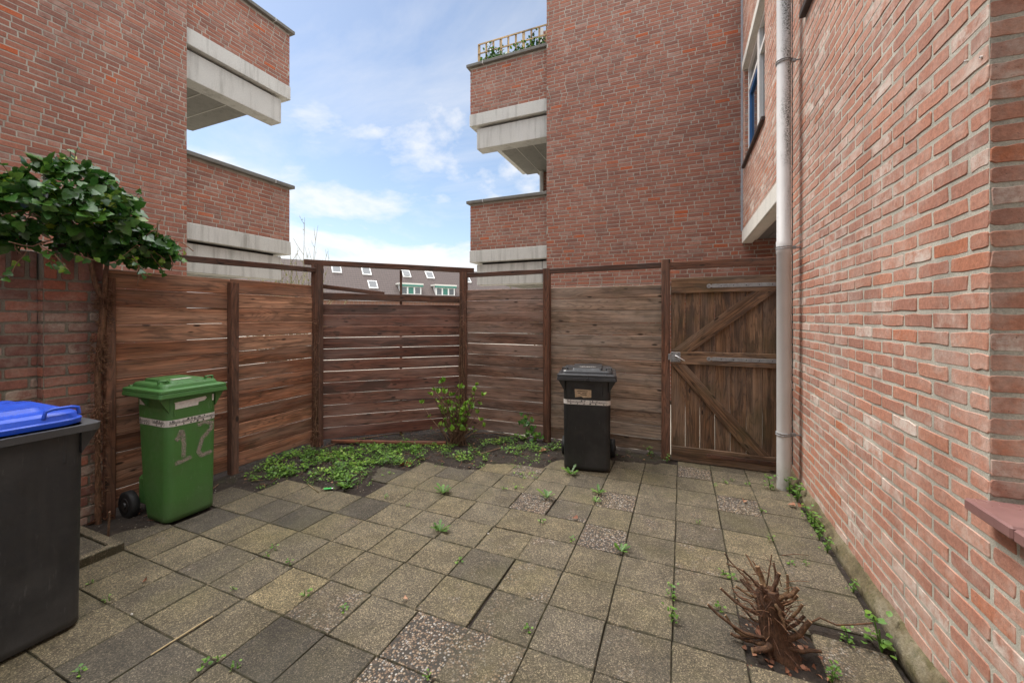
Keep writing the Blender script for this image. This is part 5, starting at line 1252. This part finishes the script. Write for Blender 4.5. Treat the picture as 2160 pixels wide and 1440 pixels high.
for (u, v) in ((700, 1034), (715, 1030), (660, 1018), (640, 1014), (770, 1022), (820, 1000), (880, 975), (930, 980), (1005, 988), (1110, 980), (1145, 975), (1130, 1000), (1120, 1012), (1100, 1030), (560, 1028), (590, 1016), (545, 1030), (1092, 985), (1088, 1000)):
    for q in range(3):
        x, y = G(u + rr.uniform(-14, 14), v + rr.uniform(-5, 5)); sprig(cov, x, y, 0.004, .016, 6, rr)
for i in range(90):
    x, y = rr.uniform(-3.8, -0.3), rr.uniform(2.2, 4.45)
    if inside((x, y), BED): sprig(cov, x, y, soil_z(x, y), .016, 6, rr)
tag(cov.build('ground_cover', M['cover']), 'low green chickweed carpet covering the dark soil bed', 'ground cover', kind='stuff')

lit = MB(); rr = random.Random(64); k = 0
while k < 420:
    if k % 6 == 0: x, y = 0.41 + rr.gauss(0, .1), 2.14 + rr.gauss(0, .09)
    else: x, y = rr.uniform(-3.9, -0.2), rr.uniform(1.6, 4.6)
    if not (inside((x, y), BED) or (HOLE[0] < x < HOLE[1] and 2.0 < y < HOLE[3])): k += (k % 6 == 0); continue
    a = rr.uniform(0, 6.28); L_ = rr.choice((.02, .04, .06, .1)); z = soil_z(x, y) + .004
    if k % 3: tube(lit, [(x, y, z), (x + math.cos(a) * L_ * .5, y + math.sin(a) * L_ * .5, z + rr.uniform(0, .015)), (x + math.cos(a + .3) * L_, y + math.sin(a + .3) * L_, z + rr.uniform(-.002, .02))], rr.uniform(.0012, .003), 5, 0, c=(rr.random(), 0, 0))
    else: leafquad(lit, (x, y, z), (math.cos(a), math.sin(a), rr.uniform(0, .4)), (rr.gauss(0, .4), rr.gauss(0, .4), 1), rr.uniform(.015, .035), .022, (rr.random(), 0, 0), .5, 1)
    k += 1
tag(lit.build('litter', [M['rootlet'], M['dry']]), 'dead twigs and dry leaf scraps strewn over the dark soil', 'litter', kind='stuff')

def blades(mb, rr, n, L_, upr, wdt=0.22, lobes='tooth', tone=(0.1, 0.9)):
    for k in range(n):
        a = 6.28 * k / n + rr.uniform(-.4, .4); u = upr * rr.uniform(.6, 1.4); d = Vector((math.cos(a), math.sin(a), u)).normalized()
        leafquad(mb, (0, 0, 0.002), d, (0, 0, 1) if u < 1 else (-math.cos(a), -math.sin(a), .5), L_ * rr.uniform(.65, 1.15), L_ * wdt * 2, (rr.uniform(*tone), 0, 0), .25, 0, lobes)
DAND = [((935, 1040), 1.0, 8, 'broad dandelion weed with flat leaves in the joint below the budding shrub'), ((927, 1120), .8, 9, 'dense dandelion tuft in a joint in the middle of the paving'),
        ((1153, 1050), 1.0, 6, 'upright dandelion weed in front of the black bin on the left'), ((1204, 1000), 1.1, 7, 'dandelion weed at the foot of the black bin'),
        ((1264, 1040), .9, 6, 'dandelion weed right of centre between the pebbly tiles before the black bin'), ((1257, 1058), .6, 5, 'small dandelion seedling just below its larger neighbour before the black bin'), ((730, 1030), 1.1, 7, 'sprawling pale weed at the front edge of the chickweed bed'), ((1310, 1163), .8, 6, 'faded thin weed beside the pebbly tile in the middle right joint')]
for (p, sc, n, lb) in DAND:
    x, y = G(*p); rr = random.Random(int(p[0])); mb = MB(); blades(mb, rr, n + 2, .098 * sc, .8, .15)
    o = mb.build('dandelion', M['weed'], None, (x, y, -0.002)); tag(o, lb, 'weed', 'weeds in the paving')
mb = MB(); rr = random.Random(77); sprig(mb, 0, 0, 0.004, .017, 10, rr, (0.3, 1.0)); tube(mb, [(0, 0, -.004), (.002, 0, .025)], .002, 5, c=(.5, 0, 0)); proto = mb.build('weed_sprig', M['weed'])
mb = MB(); rr = random.Random(78)
for k in range(3):
    ox, oy = rr.gauss(0, .01), rr.gauss(0, .01); sprig(mb, ox, oy, .01 + .018 * k, .017, 8, rr, (0.4, 1.0)); tube(mb, [(0, 0, -.004), (ox * .5, oy * .5, .01 + .01 * k), (ox, oy, .03 + .018 * k)], .0016, 5, c=(.5, 0, 0))
proto2 = mb.build('weed_sprig', M['weed'])
SPR = [(187, 1232), (166, 1427), (230, 1266), (460, 1390), (425, 1412), (611, 1191), (565, 1172), (642, 1256), (724, 1292), (501, 1408), (492, 1243), (965, 1188), (1115, 1334), (904, 1426), (1140, 1101), (1205, 1142), (1475, 1104), (1526, 1211), (1540, 1220), (813, 1050), (862, 1068), (1062, 1032), (1017, 985), (1545, 1015), (1530, 1018), (1575, 1022), (1508, 1026), (1630, 1140), (1606, 1078), (1665, 1190), (1700, 1192), (580, 1160), (720, 1020), (1085, 975), (1520, 1290)]
first = True
for i, p in enumerate(SPR):
    x, y = G(*p); o = proto if i == 0 else proto.copy()
    if i: col.objects.link(o)
    k = 0.75 + 0.5 * ((i * 37) % 10) / 10; o.location = (x, y, 0); o.rotation_euler = (0, 0, i * 1.7); o.scale = (k, k, k)
    tag(o, 'tiny green weed sprig growing in a joint of the concrete paving', 'weed', 'tiny sprigs in the paving joints')
TALL = [((1419, 1262), 'upper of two upright bright sprigs in the straight joint left of the stump', 1.0), ((1417, 1308), 'lower of two upright bright sprigs in the straight joint left of the stump', 1.05), ((1755, 1425), 'bright sprig at the front edge of the stump hole', 1.1),
        ((1625, 1032), 'green weed clump on the left of the downpipe foot', 1.6), ((1665, 1040), 'green weed clump on the right of the downpipe foot', 2.0), ((1682, 1056), 'green weed clump against the plinth just past the downpipe', 1.8), ((1705, 1098), 'green weed clump along the plinth above the wall edge leaf', 1.5),
        ((1718, 1118), 'green weed clump along the plinth midway to the stump', 1.6), ((1728, 1138), 'small weed clump on the plinth level with the sunken tile row', 1.2), ((1860, 1360), 'round leafy weed at the plinth in the lower right corner', 2.1), ((1370, 962), 'small green weed at the fence foot right of the black bin', 1.5), ((1407, 974), 'small green weed at the foot of the gate post', 1.1),
        ((625, 945), 'leafy weed at the foot of the left fence near the corner post', 1.5), ((860, 945), 'taller thin weed before the bottom board of the slanting fence', 1.6), ((1800, 1250), 'tiny weed at the plinth beside the pruned stump', .9), ((1790, 1345), 'faded sprig on the sunken tile beside the plinth', 1.0), ((1711, 1108), 'thin weed tuft in the middle of the row along the plinth', 1.5), ((1745, 1165), 'small weed tuft on the plinth level with the stump top', 1.2)]
for i, (p, lb, k) in enumerate(TALL):
    x, y = G(*p); o = proto2 if i == 0 else proto2.copy()
    if i: col.objects.link(o)
    o.location = (min(x, 0.885), y, 0 if p[1] < 1340 or p[0] < 1750 else -0.03); o.rotation_euler = (0, 0, i * 2.1); o.scale = (k, k, k); tag(o, lb, 'weed', 'weeds in the paving')
# young ivy at the rear fence
iv = empty('ivy', (-1.72, 4.50, 0.0), 0, 'small young ivy plant climbing the rear fence left of the black bin', 'ivy')
mb = MB(); lf = MB(); rr = random.Random(31)
tube(mb, [(0.1, .05, 0), (.05, .06, .1), (0, .06, .2), (-.03, .06, .32)], .004, 5)
for i in range(46):
    t_ = rr.random(); leafquad(lf, (.1 - .13 * t_ + rr.gauss(0, .045), rr.uniform(-.02, .05), .06 + .27 * t_ + rr.gauss(0, .03)), (rr.gauss(0, .6), -.4, rr.gauss(-.2, .5)), (rr.gauss(0, .3), -1, .5), rr.uniform(.035, .06), .05, (rr.uniform(.5, .9), 0, 0), .15, 0, 'ivy')
mb.build('stem', M['twig'], iv); lf.build('foliage', M['ivy'], iv)

# dry leaves
DRY = [((855, 985), 'curled tan dry leaf at the edge of the chickweed bed', 1.7), ((960, 972), 'small orange dry leaf on the soil below the budding shrub', 1.2), ((1568, 1058), 'reddish dry leaf on the pebbly tile near the gate', 1.2), ((1683, 1070), 'pinkish dry leaf between the weeds by the downpipe', 1.5), ((1218, 1096), 'curled pale leaf on the dark tile before the black bin', 1.1), ((1600, 1345), 'orange dry leaves in the soil at the stump foot', 1.5), ((308, 1226), 'small brown leaf on the paving beside the blue lidded bin', .9), ((845, 1266), 'small brown leaf on the front centre paving', .7), ((890, 947), 'red brown dry leaf beside the lath on the soil', 1.0), ((1140, 957), 'reddish leaf litter on the soil left of the black bin', 1.8), ((215, 1105), 'brown dry leaves in the corner behind the edging strip', 1.8)]
for i, (p, lb, k) in enumerate(DRY):
    x, y = G(*p); rr = random.Random(i + 50); mb = MB()
    for q in range(2 if k > 1.4 else 1): leafquad(mb, (rr.gauss(0, .012), rr.gauss(0, .012), .012), (rr.gauss(0, 1), rr.gauss(0, 1), .1), (rr.gauss(0, .5), rr.gauss(0, .5), 1), .036 * k, .034 * k, (rr.random(), 0, 0), .7, 0, 'ivy')
    tag(mb.build('dry_leaf', M['dry'], None, (x, y, .004 if not inside((x, y), BED) else soil_z(x, y))), lb, 'leaf', 'fallen dry leaves')
# lath, twigs and lighter
mb = MB(); A = G(700, 938); B = G(940, 943); plank(mb, (A[0], A[1], .045), (B[0], B[1], .05), (0, 0, 1), (B[1] - A[1], A[0] - B[0], 0), .03, .045, segs=6); tag(mb.build('wooden_lath', M['lath']), 'red brown wooden lath lying on the soil before the slanting fence', 'lath')
TW = [([(680, 950), (720, 935), (790, 925), (860, 915), (930, 905)], 'long thin branch lying along the foot of the slanting fence', .008), ([(1000, 918), (1040, 917), (1080, 923), (1115, 930)], 'thin branch lying along the foot of the rear fence', .007), ([(1012, 962), (1030, 957), (1055, 949)], 'short pale twig on the soil right of the budding shrub', .006), ([(1076, 912), (1095, 920), (1110, 905)], 'forked twig leaning up at the rear fence foot', .005), ([(650, 1022), (672, 1040), (640, 1055)], 'bent dry stalk on the paving in front of the chickweed', .003), ([(318, 1384), (380, 1345), (448, 1302)], 'straw coloured stalk lying in a paving joint in the front left', .0035), ([(228, 1140), (224, 1110), (222, 1088)], 'brown twig sticking up behind the raised edging strip', .007)]
for i, (pp, lb, r) in enumerate(TW):
    mb = MB(); pts = []
    for k, p in enumerate(pp):
        x, y = G(*p)
        z = (.02 if inside((x, y), BED) else .004) + r + (.03 * k if i in (3,) else 0)
        if i == 6: x, y = G(*pp[0]); x += .01 * k; z = .02 + .09 * k
        if i == 4 and k == 2: x, y = G(684, 1030)
        pts.append((x, y, z))
    tube(mb, pts, r, 6, c=(.9 if i in (2, 4, 5) else .5, 0, 0)); tag(mb.build('twig', M['straw'] if i in (4, 5) else M['twig']), lb, 'twig')
x, y = G(694, 1034); lt_ = empty('cigarette_lighter', (x, y, .012), R(35), 'small green cigarette lighter lying at the edge of the bed', 'lighter')
mb = MB(); box(mb, -.045, .02, -.011, .011, 0, .012, bev=.004); mb.build('body', M['lighter'], lt_)
mb = MB(); box(mb, .021, .036, -.010, .010, .001, .011, bev=.002); mb.build('metal_cap', M['steel'], lt_)
for i, (p, lb, k) in enumerate((((1030, 1127), 'white pebble lying on the middle paving', .9), ((1180, 940), 'pale pebble on the soil beside the black bin', 1.0), ((278, 1297), 'white chip of stone in the front left paving joint', .8))):
    x, y = G(*p); mb = MB(); rr = random.Random(i)
    loft(mb, [[((.008 * k * math.sin(R(e1)) + .0004) * math.cos(R(t)) * rr.uniform(.85, 1.15), .006 * k * math.sin(R(e1)) * math.sin(R(t)), .005 * k * (1 - math.cos(R(e1)))) for t in range(0, 360, 45)] for e1 in (8, 50, 90, 130, 172)], smooth=True)
    tag(mb.build('pebble', M['label'], None, (x, y, .003)), lb, 'pebble')

# ------------------------------------------------------------------ world, sun, camera
SUN_AZ, SUN_EL = R(-84), R(56)      # azimuth measured clockwise from +Y
wd = bpy.data.worlds.new('World'); scene.world = wd; wd.use_nodes = True
nt = wd.node_tree; bg = nt.nodes['Background']; N_ = nt.nodes.new; Lk = nt.links.new
sky = N_('ShaderNodeTexSky'); sky.sky_type = 'NISHITA'; sky.sun_disc = False; sky.sun_elevation = SUN_EL; sky.sun_rotation = SUN_AZ; sky.air_density = 1.0; sky.dust_density = 0.6; sky.ozone_density = 1.2
tc = N_('ShaderNodeTexCoord'); sp = N_('ShaderNodeSeparateXYZ'); Lk(tc.outputs['Generated'], sp.inputs[0])
def wm(op, a, b=0.0, clamp=False):
    o = N_('ShaderNodeMath'); o.operation = op; o.use_clamp = clamp
    for s_, v_ in ((o.inputs[0], a), (o.inputs[1], b)):
        if isinstance(v_, (int, float)): s_.default_value = v_
        else: Lk(v_, s_)
    return o.outputs[0]
zc = wm('ADD', wm('MAXIMUM', sp.outputs[2], 0.0), 0.22)
cb = N_('ShaderNodeCombineXYZ'); Lk(wm('DIVIDE', sp.outputs[0], zc), cb.inputs[0]); Lk(wm('DIVIDE', sp.outputs[1], zc), cb.inputs[1]); cb.inputs[2].default_value = 2.3
def wnoise(sc, det, ro, dist=0.0, off=(0, 0, 0)):
    mp_ = N_('ShaderNodeMapping'); mp_.inputs['Location'].default_value = off; Lk(cb.outputs[0], mp_.inputs[0])
    o = N_('ShaderNodeTexNoise'); o.inputs['Scale'].default_value = sc; o.inputs['Detail'].default_value = det; o.inputs['Roughness'].default_value = ro; o.inputs['Distortion'].default_value = dist; Lk(mp_.outputs[0], o.inputs['Vector']); return o.outputs['Fac']
def wramp(f, stops):
    o = N_('ShaderNodeValToRGB'); e = o.color_ramp.elements
    while len(e) < len(stops): e.new(.5)
    for i, (p, v_) in enumerate(stops): e[i].position = p; e[i].color = (v_, v_, v_, 1)
    Lk(f, o.inputs[0]); return o.outputs['Color']
low = wramp(sp.outputs[2], [(0.10, 0.12), (0.36, -0.0)])
big = wm('ADD', wnoise(1.15, 8, 0.58, 0.25, (1.3, 0.4, 0)), low)
cum = wramp(big, [(0.54, 0.0), (0.62, 0.75), (0.74, 1.0)])
wisp = wm('MULTIPLY', wramp(wnoise(0.8, 7, 0.62, 0.8, (4.1, 2.2, 1)), [(0.46, 0.0), (0.72, 1.0)]), 0.55)
cl = wm('MAXIMUM', cum, wisp, True)
mixn = N_('ShaderNodeMix'); mixn.data_type = 'RGBA'; Lk(cl, mixn.inputs[0])
lift = N_('ShaderNodeMix'); lift.data_type = 'RGBA'; lift.blend_type = 'ADD'; lift.inputs[0].default_value = 1.0; Lk(sky.outputs[0], lift.inputs[6]); lift.inputs[7].default_value = (0.55, 0.55, 0.45, 1)
Lk(lift.outputs[2], mixn.inputs[6]); pass
# bright out-of-view cloud, added overhead and behind right to light the yard
fill_cloud = wramp(sp.outputs[2], [(0.62, 0.0), (0.88, 1.0)])
side = wm('ADD', wm('ADD', wm('MULTIPLY', sp.outputs[0], 0.66), wm('MULTIPLY', sp.outputs[1], -0.50)), wm('MULTIPLY', sp.outputs[2], 0.56))
fill_cloud = wm('MAXIMUM', fill_cloud, wm('MULTIPLY', wramp(side, [(0.30, 0.0), (0.75, 1.0)]), 0.5))
cl2 = wm('MAXIMUM', cl, wm('MULTIPLY', fill_cloud, 0.9), True); Lk(cl2, mixn.inputs[0])
cv = wm('ADD', 6.6, wm('MULTIPLY', fill_cloud, 27.0))
cc = N_('ShaderNodeCombineColor'); Lk(cv, cc.inputs[0]); Lk(wm('MULTIPLY', cv, 1.0), cc.inputs[1]); Lk(wm('MULTIPLY', cv, 1.0), cc.inputs[2])
Lk(cc.outputs[0], mixn.inputs[7])
Lk(mixn.outputs[2], bg.inputs['Color']); bg.inputs['Strength'].default_value = 0.078

su = bpy.data.lights.new('sun', 'SUN'); su.energy = 1.5; su.angle = R(18); su.color = (1.0, 0.95, 0.88)
so_ = bpy.data.objects.new('sun', su); col.objects.link(so_)
sdir = Vector((math.sin(SUN_AZ) * math.cos(SUN_EL), math.cos(SUN_AZ) * math.cos(SUN_EL), math.sin(SUN_EL)))
so_.rotation_euler = sdir.to_track_quat('Z', 'Y').to_euler()

cam = bpy.data.cameras.new('camera'); cam.sensor_width = 36.0; cam.lens = FPX / 2160 * 36; cam.shift_y = -(720 - HOR) / 2160; cam.clip_start = 0.05; cam.clip_end = 500
co = bpy.data.objects.new('camera', cam); col.objects.link(co); co.location = (0, 0, H); co.rotation_euler = (R(90), 0, YAW); scene.camera = co
vs_ = scene.view_settings; vs_.view_transform = 'Standard'; vs_.look = 'None'; vs_.gamma = 1.0; vs_.exposure = 1.05
scene.cycles.max_bounces = 8; scene.cycles.diffuse_bounces = 4; scene.cycles.transparent_max_bounces = 8
scene.cycles.use_denoising = True
